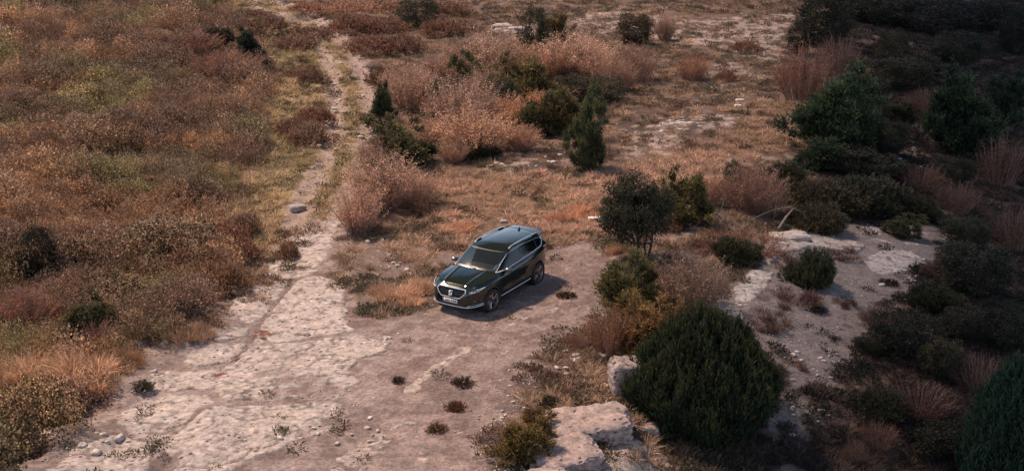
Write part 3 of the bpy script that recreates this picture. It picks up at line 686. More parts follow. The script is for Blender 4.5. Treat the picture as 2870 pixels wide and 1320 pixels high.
text_part('E', .03, (pc[0]+.0105, -.238, .475), 'plate_white', plate, 'country_letter')
# headlights
for s in (1, -1):
    mb = MB(); ribbon(mb, [(s*.56, .835), (s*.70, .862), (s*.84, .90)], [(s*.60, .785), (s*.72, .79), (s*.855, .87)], off=.008); hl = part(mb, 'headlight', 'lamp_glass')
    mb = MB()
    for l in ([(s*.60, .795), (s*.72, .80), (s*.80, .83)], [(s*.80, .83), (s*.86, .895)], [(s*.86, .897), (s*.74, .862)]): strip(mb, l, .009, .014, 8)
    part(mb, 'light_strip', 'lamp_white', hl)
    for yy in (.655, .715):
        mb = MB(); c = on_front(s*yy, .828, .01); mb.lathe([(.001, .0), (.02, .002), (.022, -.01)], 14); mb.V[-1] = mb.V[-1][:, [1, 0, 2]]+c
        part(mb, 'lens', 'silver', hl)
    # lower intakes with silver blades
    mb = MB(); ribbon(mb, [(s*.60, .435), (s*.78, .45), (s*.875, .47)], [(s*.62, .36), (s*.78, .365), (s*.88, .38)], off=.004); part(mb, 'side_intake', 'plastic')
    mb = MB(); strip(mb, [(s*.54, .335), (s*.62, .40), (s*.80, .405), (s*.87, .425)], .011, .012, 14); part(mb, 'intake_trim', 'chrome')
    mb = MB(); c = on_front(s*.72, .53, .004); mb.box(tuple(c), (.01, .10, .05)); part(mb, 'fog_lamp', 'lamp_glass', smooth=0)
mb = MB(); ribbon(mb, [(-.56, .425), (0, .43), (.56, .425)], [(-.50, .345), (0, .34), (.50, .345)], n=24, off=.003); part(mb, 'lower_intake', 'plastic')
mb = MB(); strip(mb, [(-.85, .36), (-.54, .325), (.54, .325), (.85, .36)], .016, .016, 40); part(mb, 'bumper_blade', 'brushed')
# tail lamps: wrap round the rear corner
for s in (1, -1):
    G = []
    ths = np.linspace(math.pi*.70, math.pi*.86, 22)*s
    for v in (.87, .93, .985):
        p = body_pt(ths, np.full_like(ths, v)); c = p.copy(); c[:, :2] *= 1.012; G.append(c)
    mb = MB(); mb.grid(np.array(G)); tl = part(mb, 'tail_lamp', 'red_lamp', smooth=60)
th = np.linspace(math.pi*.88, math.pi*1.12, 20); G = []
for v in (.87, .905): p = body_pt(th, np.full_like(th, v)); p[:, 0] -= .015; G.append(p)
mb = MB(); mb.grid(np.array(G)); part(mb, 'tail_light_bar', 'red_lamp')
# antenna fin, wipers
mb = MB(); G = []
zr = 1.53+.062
for k, (x, wv_, h) in enumerate(((-1.56, .002, .0), (-1.62, .018, .03), (-1.70, .024, .075), (-1.76, .016, .105), (-1.775, .002, .0))):
    G.append([(x, -wv_, zr-.01), (x, -wv_*.5, zr+h*.6), (x, 0, zr+h), (x, wv_*.5, zr+h*.6), (x, wv_, zr-.01)])
mb.grid(np.array(G)); part(mb, 'antenna_fin', 'gloss_black')
for y0, y1 in ((.10, -.56), (.66, .04)):
    pts = []
    for t in np.linspace(0, 1, 6):
        y = y0+(y1-y0)*t; pts.append((1.055-.10*(abs(y)/.85)**2-.08*t-.0, y, 1.135-.03*(abs(y)/.8)**2+.075*t))
    mb = MB(); mb.tube(pts, .008, 4); part(mb, 'wiper', 'ink', smooth=0)
# interior behind the glass
mb = MB(); mb.box((.62, 0, 1.03), (.5, 1.35, .08)); part(mb, 'dashboard', 'dash_beige', smooth=0)
for sy in (.37, -.37):
    mb = MB(); mb.box((-.15, sy, .85), (.5, .5, .14)); mb.box((-.42, sy, 1.10), (.14, .48, .55)); mb.box((-.46, sy, 1.42), (.1, .26, .16)); o = part(mb, 'seat', 'seat', smooth=0)
    bv = o.modifiers.new('soft', 'BEVEL'); bv.width = .04; bv.segments = 3
mb = MB(); mb.box((-1.15, 0, 1.0), (.2, 1.25, .6)); mb.box((-1.0, 0, .8), (.5, 1.25, .14)); part(mb, 'rear_bench', 'seat', smooth=0)
# wheels
def wheel_protos():
    t = MB(); t.lathe([(.255, -.10), (.262, -.118), (.31, -.128), (.345, -.120), (.357, -.098), (.358, -.03), (.355, 0), (.358, .03), (.357, .098), (.345, .120), (.31, .128), (.262, .118), (.255, .10)], 56)
    r = MB(); r.lathe([(.256, .112), (.262, .120), (.248, .118), (.238, .095), (.232, -.09)], 56); 
    d = MB(); d.lathe([(.232, -.02), (.0, -.02)], 40)
    sp = MB()
    for k in range(5):
        for dlt in (-.16, .16):
            a0 = k*2*math.pi/5+dlt*.42; a1 = k*2*math.pi/5+dlt*1.35
            p0 = np.array([.045*math.cos(a0), .085, .045*math.sin(a0)]); p1 = np.array([.245*math.cos(a1), .108, .245*math.sin(a1)])
            sp.tube([p0, (p0+p1)/2+np.array([0, -.012, 0]), p1], [.020, .015, .017], 4, flat_=1, up=(0, 1, 0))
    hb = MB(); hb.lathe([(.001, .098), (.03, .097), (.052, .088), (.06, .05)], 24)
    dk = MB(); dk.lathe([(.165, .0), (.165, .02), (.05, .02)], 30)
    return [('tyre', t, 'rubber', 45), ('rim', r, 'alloy', 40), ('wheel_barrel', d, 'dark_alloy', 40), ('spokes', sp, 'alloy', 30), ('hub_cap', hb, 'dark_alloy', 40), ('brake_disc', dk, 'silver', 30)]
WP = [(n, b.mesh(n), m_, a) for n, b, m_, a in wheel_protos()]
for sx in (1, -1):
    for sy in (1, -1):
        we = empty('wheel', (sx*AX, sy*.805, WR), 0 if sy > 0 else math.pi); we.parent = car
        if sx > 0: we.rotation_euler.z += R(-7)
        for n, me, m_, a in WP:
            o = link(n, me, M[m_], we); autosmooth(o, a); o.rotation_euler.y = R(17*(sx+2)+9*sy)
HEAD = R(239.2)
zc = float(terrain(0.0, 0.0)); car.rotation_euler = (0, 0, HEAD); car.location = (0, 0, zc-.012)
# sit on the ground: follow its slope under the wheels
def wheel_z(sx, sy):
    x = math.cos(HEAD)*sx*AX-math.sin(HEAD)*sy*.8; y = math.sin(HEAD)*sx*AX+math.cos(HEAD)*sy*.8; return float(terrain(x, y)+(fbm(x, y, .5, 3, 6)-.5)*.07)
zf = (wheel_z(1, 1)+wheel_z(1, -1))/2; zr_ = (wheel_z(-1, 1)+wheel_z(-1, -1))/2; zl = (wheel_z(1, 1)+wheel_z(-1, 1))/2; zR = (wheel_z(1, -1)+wheel_z(-1, -1))/2
car.rotation_euler = (math.atan2(zl-zR, 1.6), -math.atan2(zf-zr_, 2*AX), HEAD); car.location.z = (zf+zr_)/2-.012
print('car done')
# ================================================================ PLANTS
def unit(v): return v/(np.linalg.norm(v, axis=-1, keepdims=True)+1e-9)
def kites(mb, B, A, L, W, C, rng, fold=.0):
    n = len(B); S = unit(np.cross(A, rng.normal(size=(n, 3)))); L = np.broadcast_to(L, (n,))[:, None]; W = np.broadcast_to(W, (n,))[:, None]
    V = np.stack([B, B+A*L*.45+S*W*.5, B+A*L, B+A*L*.45-S*W*.5], 1).reshape(-1, 3)
    mb.add(V, Q=np.arange(n*4).reshape(n, 4), C=np.repeat(C, 4, 0))
def pick(rng, n, cols, jit=.22):
    c = np.array(cols)[rng.integers(0, len(cols), n)]; return c*(1+jit*rng.normal(size=(n, 1))).clip(.35, 1.9)
def blades(mb, B, D, L, W, droop, C, rng, seg=3):
    """arching blades from B along D"""
    n = len(B); L = np.broadcast_to(L, (n,))[:, None]; W = np.broadcast_to(W, (n,))[:, None]
    S = unit(np.cross(D, rng.normal(size=(n, 3))*.4+np.array([0, 0, 1.]))); out_ = unit(D*np.array([1, 1, 0])+1e-4)
    ts = [0, .45, .8] if seg == 3 else [0, .55]
    rows = []
    for t in ts:
        P = B+D*L*t+(out_*.35-np.array([0, 0, 1.])*.5)*L*droop*t*t
        w_ = W*(1-.55*t); rows += [P-S*w_/2, P+S*w_/2]
    tip = B+D*L+(out_*.35-np.array([0, 0, 1.])*.5)*L*droop
    V = np.stack(rows+[tip], 1); k = V.shape[1]; base = (np.arange(n)*k)[:, None]
    Q = np.concatenate([base+np.array([2*i, 2*i+1, 2*i+3, 2*i+2]) for i in range(len(ts)-1)]); T = base+np.array([k-3, k-2, k-1])
    mb.add(V.reshape(-1, 3), Q=Q, T=T, C=np.repeat(C, k, 0))
def sprays(mb, Cn, D, n, L, W, spread, cols, rng, tipcol=None):
    """plumes: n small leaves set along each short twig"""
    N0 = len(Cn); t = np.tile(np.linspace(0, 1, n), N0); idx = np.repeat(np.arange(N0), n)
    Lr = np.broadcast_to(L, (N0,))[idx]*1.0
    A = unit(D[idx]+rng.normal(size=(N0*n, 3))*spread)
    B = Cn[idx]+D[idx]*(t*Lr)[:, None]+rng.normal(size=(N0*n, 3))*(.12*Lr*(1-t*.7))[:, None]
    base = pick(rng, N0, cols)[idx]
    if tipcol is not None: base = base*(1-t[:, None]**2*.55)+np.array(tipcol)*t[:, None]**2*.55
    base = base*(1+.15*rng.normal(size=(N0*n, 1))).clip(.5, 1.6)
    kites(mb, B, A, Lr*(.55-.2*t), W*(1.1-.5*t), base, rng)
def surf(prof, W, H, n, rng, lump=.22, lf=2.6, seed=0, jitter=.10, zmin=0.0):
    """points and outward directions on a lumpy body of revolution; prof(u) radius fraction at height u"""
    u = rng.random(n*3)*(1-zmin)+zmin; r0 = prof(u); keep = rng.random(n*3) < (r0+.12)/(r0.max()+.12); u = u[keep][:n]; m = len(u)
    a = rng.random(m)*2*math.pi
    nz = NZ[seed % 12](np.cos(a)*lf+7+seed, np.sin(a)*lf+u*lf*1.4+3)+.5*NZ[(seed+3) % 12](np.cos(a)*lf*2.3, np.sin(a)*lf*2.3+u*lf*3)
    r = prof(u)*W/2*(1+lump*(nz-.75)*1.6)*(1-jitter*np.abs(rng.normal(size=m)))
    z = u*H*(1+lump*.35*(nz-.75)*2)
    P = np.stack([r*np.cos(a), r*np.sin(a), z], 1)
    du = .02; sl_ = (prof(np.clip(u+du, 0, 1))-prof(np.clip(u-du, 0, 1)))*W/2/(2*du*H)
    D = unit(np.stack([np.cos(a), np.sin(a), -sl_.clip(-3, 1)], 1)); return P, D
def conif(W, H, nsp, seed, cols, prof=None, upw=1.1, L=.24, wid=.05, n=9, lump=.25, tip=None, jit=.10):
    rng = np.random.default_rng(seed); mb = MB()
    prof = prof or (lambda u: np.sqrt(np.clip(1-((u-.32)/.70)**2, 0, 1))*np.where(u < .32, .86+.14*(u/.32), 1)*np.clip((1.02-u)*2.6, 0, 1)**.5)
    P, D = surf(prof, W, H, nsp, rng, lump, 2.6, seed, jit)
    Dr = unit(D*.8+np.array([0, 0, upw])+rng.normal(size=P.shape)*(.22+jit))
    sprays(mb, P-Dr*L*.5, Dr, n, L*(.7+.6*rng.random(len(P))), wid, .38, cols, rng, tip)
    P, D = surf(prof, W*.8, H*.86, nsp//3, rng, lump, 2.6, seed)
    sprays(mb, P-D*.1, unit(D+np.array([0, 0, .6])), 6, L*1.1, wid*1.8, .6, cols, rng)
    return mb.mesh('crown')
def lobed(W, H, nsp, seed, cols, nl=5, pointy=True, core=.66, **k):
    """several spires or humps grown into one crown"""
    rng = np.random.default_rng(seed+900); mb = MB(); a0 = rng.random()*6.28
    for i in range(nl):
        a = a0+i*2.4+rng.normal()*.3; r = W*.05 if i == 0 else W*(.14+.20*rng.random()); w_ = W*(core if i == 0 else .34+.2*rng.random()); h_ = H*(1 if i == 0 else .42+.5*rng.random())
        if pointy: pf = lambda u: np.clip(1-u, 0, 1)**.5*np.where(u < .3, .75+.25*u/.3, 1)*(.86+.14*np.sin(u*19+i*2))
        else: pf = lambda u: np.sqrt(np.clip(1-((u-.3)/.71)**2, 0, 1))*np.where(u < .3, .8+.2*u/.3, 1)
        me = conif(w_, h_, int(nsp*(w_*h_)/(W*H)*1.3), seed+i*17, cols, pf, **k)
        nv = len(me.vertices); V = np.empty(nv*3, np.float32); me.vertices.foreach_get('co', V); V = V.reshape(-1, 3)+np.array([r*math.cos(a), r*math.sin(a), 0])
        C = np.empty(nv*4, np.float32); me.color_attributes['col'].data.foreach_get('color', C); bpy.data.meshes.remove(me)
        mb.add(V, Q=np.arange(nv).reshape(-1, 4), C=C.reshape(-1, 4)[:, :3])
    return mb.mesh('crown')
def ragged(W, H, nc, seed, cols, ns=24, L=.26, wid=.05, n=7, upw=.9, tip=None, point=.6):
    """separate tufts of scaly sprays on a leaning, uneven body"""
    rng = np.random.default_rng(seed); mb = MB(); lean = rng.normal(size=2)*.16
    prof = lambda u: np.clip(1-u, 0, 1)**point*np.where(u < .25, .55+.45*u/.25, 1)+.02
    P, D = surf(prof, W*.98, H*.97, nc, rng, .75, 1.7, seed, .30, .04)
    P[:, :2] += P[:, 2:]*lean
    for p, d in zip(P, D):
        r_ = .19*(.6+.8*rng.random())*W/2.2; up = .5+rng.random()*.9; tone = max(1+.28*rng.normal(), .45); m = max(int(ns*(r_/.19)**1.3), 6)
        v = unit(rng.normal(size=(m, 3))*np.array([1, 1, .7])+d*.6); C0 = p+v*r_*rng.random((m, 1))**.5*np.array([1, 1, up])
        A = unit(v*.6+d*.3+np.array([0, 0, upw])+rng.normal(size=(m, 3))*.25)
        sprays(mb, C0-A*L*.4, A, n, L*(.6+.7*rng.random(m)), wid, .42, [tuple(np.array(c)*tone) for c in cols], rng, None if tip is None else np.array(tip)*tone)
    return mb.mesh('crown')
def leafy(W, H, nclump, seed, cols, per=46, leaf=.075, top=None, base=.12, cr=.24):
    """rounded clumps of broad leaves on a loose body"""
    rng = np.random.default_rng(seed); mb = MB()
    prof = lambda u: np.sqrt(np.clip(1-((u-.52)/.52)**2, 0, 1))
    P, D = surf(prof, W*.86, H*.92, nclump, rng, .45, 2.0, seed, .3, base)
    for p, d in zip(P, D):
        r = cr*(.6+.7*rng.random())*min(W, 2.2)/2; n = int(per*(r/.24)**1.5)
        v = unit(rng.normal(size=(n, 3))+d*.5); B = p+v*(r*rng.random((n, 1))**.4)*np.array([1, 1, .8])
        A = unit(v*.6+rng.normal(size=(n, 3))*.6+np.array([0, 0, .25]))
        tone = (1+.22*rng.normal()); c = pick(rng, n, cols if (top is None or rng.random() > .4*(p[2]/H)) else top, .2)*max(tone, .5)
        kites(mb, B, A, leaf*(.7+.6*rng.random(n)), leaf*.62, c, rng)
    return mb.mesh('crown')
def stems(W, H, n, seed, r0=.02, bend=.3, start=.15, lo=.35, kids=0, fan=1.0, name='stems', colr=None):
    rng = np.random.default_rng(seed); mb = MB()
    for i in range(n):
        a = rng.random()*2*math.pi; rr = math.sqrt(rng.random())*W/2*fan; top = np.array([rr*math.cos(a), rr*math.sin(a), H*(lo+(1-lo)*rng.random())*(1-.35*(rr/(W/2))**2)])
        b = np.array([rng.normal()*start, rng.normal()*start, -.05]); mid = (b+top)/2+rng.normal(size=3)*bend*.25+np.array([0, 0, -.0])-np.array([top[0], top[1], 0])*.15
        t = np.linspace(0, 1, 5)[:, None]; P = (1-t)**2*b+2*t*(1-t)*mid+t*t*top
        mb.tube(P, r0*np.linspace(1, .3, 5), 3, caps=False)
        for k in range(kids):
            s = P[rng.integers(1, 4)]; e = s+unit((top-b)+rng.normal(size=3)*H*.35)*H*.35*(.5+rng.random()*.7)
            mb.tube([s, (s+e)/2+rng.normal(size=3)*.04, e], r0*np.array([.45, .3, .15]), 3, caps=False)
    return mb.mesh(name)
def twiggy(W, H, nst, seed, cols, leafn=26, leaf=.055):
    """thin upright shoots carrying small withered leaves"""
    rng = np.random.default_rng(seed); mb = MB(); st = MB()
    for i in range(nst):
        a = rng.random()*2*math.pi; rr = math.sqrt(rng.random())*W/2; tn = max(1+.34*rng.normal(), .35)
        Hh = H*(.60+.50*rng.random())*(1-.42*(rr/(W/2))**2.2)
        b = np.array([rr*.45*math.cos(a), rr*.45*math.sin(a), -.05]); top = np.array([rr*math.cos(a), rr*math.sin(a), Hh])+rng.normal(size=3)*.05
        t = np.linspace(0, 1, 4)[:, None]; P = b+(top-b)*t+np.array([0, 0, 1])*np.sin(t*math.pi)*.08
        st.tube(P, .013*np.linspace(1, .35, 4), 3, caps=False)
        for k in range(3):
            s = P[1]+(P[3]-P[1])*rng.random(); e = s+unit(np.array([math.cos(a), math.sin(a), 2.0])+rng.normal(size=3)*.8)*H*.22
            st.tube([s, e], [.005, .002], 3, caps=False)
            n = leafn//3; tt = rng.random((n, 1)); B = s+(e-s)*tt+rng.normal(size=(n, 3))*.035
            kites(mb, B, unit(rng.normal(size=(n, 3))+np.array([0, 0, 1.0])), leaf*(.6+.7*rng.random(n)), leaf*.6, pick(rng, n, cols)*tn, rng)
        n = leafn; tt = .12+.88*rng.random((n, 1))**.8; B = b+(top-b)*tt+rng.normal(size=(n, 3))*.05
        kites(mb, B, unit(rng.normal(size=(n, 3))*.8+np.array([0, 0, .8])), leaf*(.6+.7*rng.random(n)), leaf*.6, pick(rng, n, cols)*tn, rng)
    return mb.mesh('foliage'), st.mesh('stems')
def mound(W, H, nsp, seed, cols, L=.12, wid=.03, n=6, upw=.7, lump=.5, tip=None):
    return conif(W, H, nsp, seed, cols, lambda u: np.sqrt(np.clip(1-u**2.2, 0, 1)), upw, L, wid, n, lump, tip)
def bramble(W, H, nl, seed, cols, top):
    rng = np.random.default_rng(seed); mb = MB(); prof = lambda u: np.sqrt(np.clip(1-u**2, 0, 1))
    P, D = surf(prof, W, H, nl, rng, .5, 3.0, seed, .22)
    c = pick(rng, len(P), cols); sel = rng.random(len(P)) < .38; c[sel] = pick(rng, sel.sum(), top)
    kites(mb, P, unit(D*.5+rng.normal(size=P.shape)*.7), .075*(.6+.8*rng.random(len(P))), .05, c, rng)
    st = MB()
    for i in range(60):
        a = rng.random()*6.28; r = W/2*rng.random()**.5; p = np.array([r*math.cos(a), r*math.sin(a), H*(1-(r/(W/2))**2)**.5*.9]); a2 = a+rng.normal()*.5
        q = p+np.array([math.cos(a2)*.5, math.sin(a2)*.5, -.05]); mid = (p+q)/2+np.array([0, 0, .16]); t = np.linspace(0, 1, 5)[:, None]
        C_ = (1-t)**2*p+2*t*(1-t)*mid+t*t*q; st.tube(C_, .008, 3, caps=False)
        n = 12; tt = rng.random((n, 1)); B = (1-tt)**2*p+2*tt*(1-tt)*mid+tt*tt*q+rng.normal(size=(n, 3))*.02
        kites(mb, B, unit(rng.normal(size=(n, 3))+np.array([0, 0, .5])), .07, .05, pick(rng, n, top), rng)
    return mb.mesh('foliage'), st.mesh('canes')
def tussock(W, H, n, seed, cols, wid=.018, lean=.75, droop=.8, seeds=0):
    rng = np.random.default_rng(seed); mb = MB(); a = rng.random(n)*2*math.pi; r = np.sqrt(rng.random(n))
    B = np.stack([r*np.cos(a)*W*.22, r*np.sin(a)*W*.22, np.full(n, -.03)], 1)
    D = unit(np.stack([np.cos(a)*r*lean, np.sin(a)*r*lean, np.ones(n)], 1)+rng.normal(size=(n, 3))*.16)
    blades(mb, B, D, H*(.65+.55*rng.random(n)), wid*(.6+.8*rng.random(n)), droop*(.3+rng.random(n))[:, None], pick(rng, n, cols), rng)
    if seeds:
        B = B[:seeds]; D2 = D[:seeds]; Lh = H*(1.05+.3*rng.random(seeds)); blades(mb, B, D2, Lh, .01, np.full((seeds, 1), .4), pick(rng, seeds, cols), rng)
    return mb.mesh('grass')
def tuftbed(W, H, k, n, seed, cols, wid=.013):
    """a clump made of many small tufts"""
    rng = np.random.default_rng(seed); mb = MB()
    for i in range(k):
        a = rng.random()*6.28; rr = rng.random()**.55; o = np.array([math.cos(a)*rr*W/2, math.sin(a)*rr*W/2*.9, 0]); h = H*(.55+.5*rng.random())*(1-.45*rr*rr); tone = 1+.2*rng.normal()
        a = rng.random(n)*6.28; r = np.sqrt(rng.random(n)); B = np.stack([r*np.cos(a)*.12, r*np.sin(a)*.12, np.full(n, -.03)], 1)+o
        D = unit(np.stack([np.cos(a)*r*.75, np.sin(a)*r*.75, np.ones(n)], 1)+np.array([o[0], o[1], 0])*.25+rng.normal(size=(n, 3))*.18)
        blades(mb, B, D, h*(.5+.7*rng.random(n)), wid*(.6+.8*rng.random(n)), (.3+.9*rng.random(n))[:, None], pick(rng, n, cols)*max(tone, .5), rng)
    return mb.mesh('grass')

JUN = [(.030, .052, .030), (.022, .044, .034), (.045, .060, .028), (.020, .036, .024)]
JUNO = [(.085, .085, .035), (.060, .068, .032), (.11, .09, .04), (.04, .05, .028)]
OAK = [(.030, .034, .020), (.042, .042, .022), (.024, .030, .022), (.07, .055, .03)]
PINK = [(.66, .40, .28), (.52, .31, .21), (.74, .50, .36), (.36, .22, .15), (.56, .40, .25)]
RUST = [(.32, .14, .085), (.24, .115, .075), (.40, .20, .11), (.16, .09, .06)]
HEATHR = [(.20, .11, .08), (.14, .08, .065), (.28, .16, .11), (.10, .075, .05)]
STRAW = [(.60, .43, .29), (.50, .34, .22), (.70, .52, .37), (.36, .23, .15)]
GREENG = [(.15, .135, .05), (.23, .18, .07), (.11, .11, .042), (.32, .22, .10)]
protos = {}
def proto(key, W, H, parts): protos[key] = (W, H, parts)
for i in range(4): proto('juniper%d' % i, 2.2, 2.3, [('crown', ragged(2.2, 2.3, 105, 20+i, JUN, tip=(.13, .13, .05), point=.45), 'leaf'), ('trunk', stems(.5, 1.6, 7, 30+i, .05), 'bark')])
for i in range(4): proto('olive%d' % i, 2.0, 1.8, [('crown', ragged(2.0, 1.8, 105, 120+i, JUNO, upw=.5, tip=(.26, .20, .08), point=.30), 'leaf'), ('trunk', stems(.5, 1.2, 7, 130+i, .04), 'bark')])
for i in range(2): proto('spread%d' % i, 2.8, 1.1, [('crown', lobed(2.8, 1.1, 1700, 40+i, [(.050, .055, .028), (.036, .046, .026), (.075, .065, .034)], 8, False, upw=.5, L=.2, lump=.8, n=8, tip=(.17, .12, .06)), 'leaf'), ('trunk', stems(1.4, .8, 9, 50+i, .035), 'bark')])
for i in range(3): proto('oak%d' % i, 2.0, 2.2, [('crown', leafy(2.0, 2.2, 170, 60+i, OAK, per=60, top=[(.11, .075, .04), (.075, .062, .03)], base=.02), 'leaf'), ('trunk', stems(1.0, 1.7, 8, 70+i, .04, kids=2), 'bark')])
for i in range(4):
    f, s = twiggy(2.6, 2.3, 190, 80+i, PINK, leafn=30); proto('twiggy%d' % i, 2.6, 2.3, [('foliage', f, 'dryleaf'), ('stems', s, 'twig')])
for i in range(2):
    f, s = twiggy(2.4, 1.9, 130, 90+i, RUST, leafn=20); proto('rusty%d' % i, 2.4, 1.9, [('foliage', f, 'dryleaf'), ('stems', s, 'twig')])
for i in range(3): proto('heather%d' % i, 1.5, .55, [('foliage', mound(1.5, .55, 620, 140+i, HEATHR, tip=(.34, .20, .14)), 'dryleaf'), ('stems', stems(1.2, .45, 14, 150+i, .012), 'twig')])
for i in range(2):
    f, s = bramble(3.0, 1.3, 4200, 160+i, [(.035, .042, .022), (.05, .04, .026), (.03, .03, .022)], [(.60, .40, .26), (.40, .27, .16), (.28, .22, .10)]); proto('bramble%d' % i, 3.0, 1.3, [('foliage', f, 'dryleaf'), ('canes', s, 'twig')])
for i in range(3): proto('tussock%d' % i, 1.7, .62, [('grass', tuftbed(1.7, .62, 26, 75, 170+i, STRAW, .011), 'grass')])
for i in range(2): proto('browntuft%d' % i, 1.8, .42, [('grass', tuftbed(1.8, .42, 22, 70, 180+i, [(.19, .11, .085), (.13, .08, .065), (.26, .155, .11)], .012), 'grass')])
for i in range(2): proto('cushion%d' % i, .7, .22, [('foliage', mound(.7, .22, 240, 190+i, [(.05, .042, .03), (.075, .05, .035), (.035, .034, .024)], L=.09), 'dryleaf')])

_cnt = {}
CATS = {'juniper': 'juniper', 'olive': 'shrub', 'spread': 'juniper', 'oak': 'shrub', 'twiggy': 'shrub', 'rusty': 'shrub', 'heather': 'heather', 'bramble': 'bramble', 'tussock': 'grass clump', 'browntuft': 'grass clump', 'cushion': 'cushion plant'}
NAMES = {'juniper': 'juniper', 'olive': 'olive_green_shrub', 'spread': 'spreading_juniper', 'oak': 'evergreen_bush', 'twiggy': 'twiggy_shrub', 'rusty': 'rusty_shrub', 'heather': 'heather_clump', 'bramble': 'bramble_bush', 'tussock': 'grass_tussock', 'browntuft': 'brown_grass_clump', 'cushion': 'cushion_plant'}
GROUPS = {'juniper': 'junipers of the scrub', 'olive': 'olive green shrubs', 'spread': 'low spreading junipers', 'oak': 'dark evergreen bushes', 'twiggy': 'pink brown twiggy shrubs', 'rusty': 'rust brown shrubs', 'heather': 'brown heather clumps', 'bramble': 'bramble bushes', 'tussock': 'dry grass tussocks', 'browntuft': 'low brown grass clumps', 'cushion': 'small cushion plants on the gravel'}
PLANTED = []
def place(kind, px, py, wp, hp, label, tint=None, var=None):
    """a plant whose foot shows at (px, py), wp wide and hp tall in the view"""
    k = _cnt.get(kind, 0); _cnt[kind] = k+1
    vs = [q for q in protos if q.rstrip('0123456789') == kind]; W0, H0, parts = protos[vs[(k if var is None else var) % len(vs)]]
    if kind == 'twiggy': wp *= 1.10; hp *= 1.02
    if kind == 'cushion': wp *= .8; hp *= .6
    P = at(px, py); s = scale_at(P); W = wp/s
    H = max((hp/s-.14*W)/.93, .45*hp/s); P = P+np.array([0, W*.36, 0]); P[2] = terrain(P[0], P[1])
    rr = random.Random(k*31+int(px)); root = empty(NAMES[kind], tuple(P.tolist()), rr.random()*6.28)
    root.scale = (W/W0*1.05, W/W0*1.05, H/H0*1.03)
    tag(root, label, CATS[kind], GROUPS[kind]); PLANTED.append((P[0], P[1], W*.5))
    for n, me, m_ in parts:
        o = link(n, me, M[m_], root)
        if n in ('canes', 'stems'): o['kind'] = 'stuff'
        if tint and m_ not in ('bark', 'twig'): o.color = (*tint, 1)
    return root
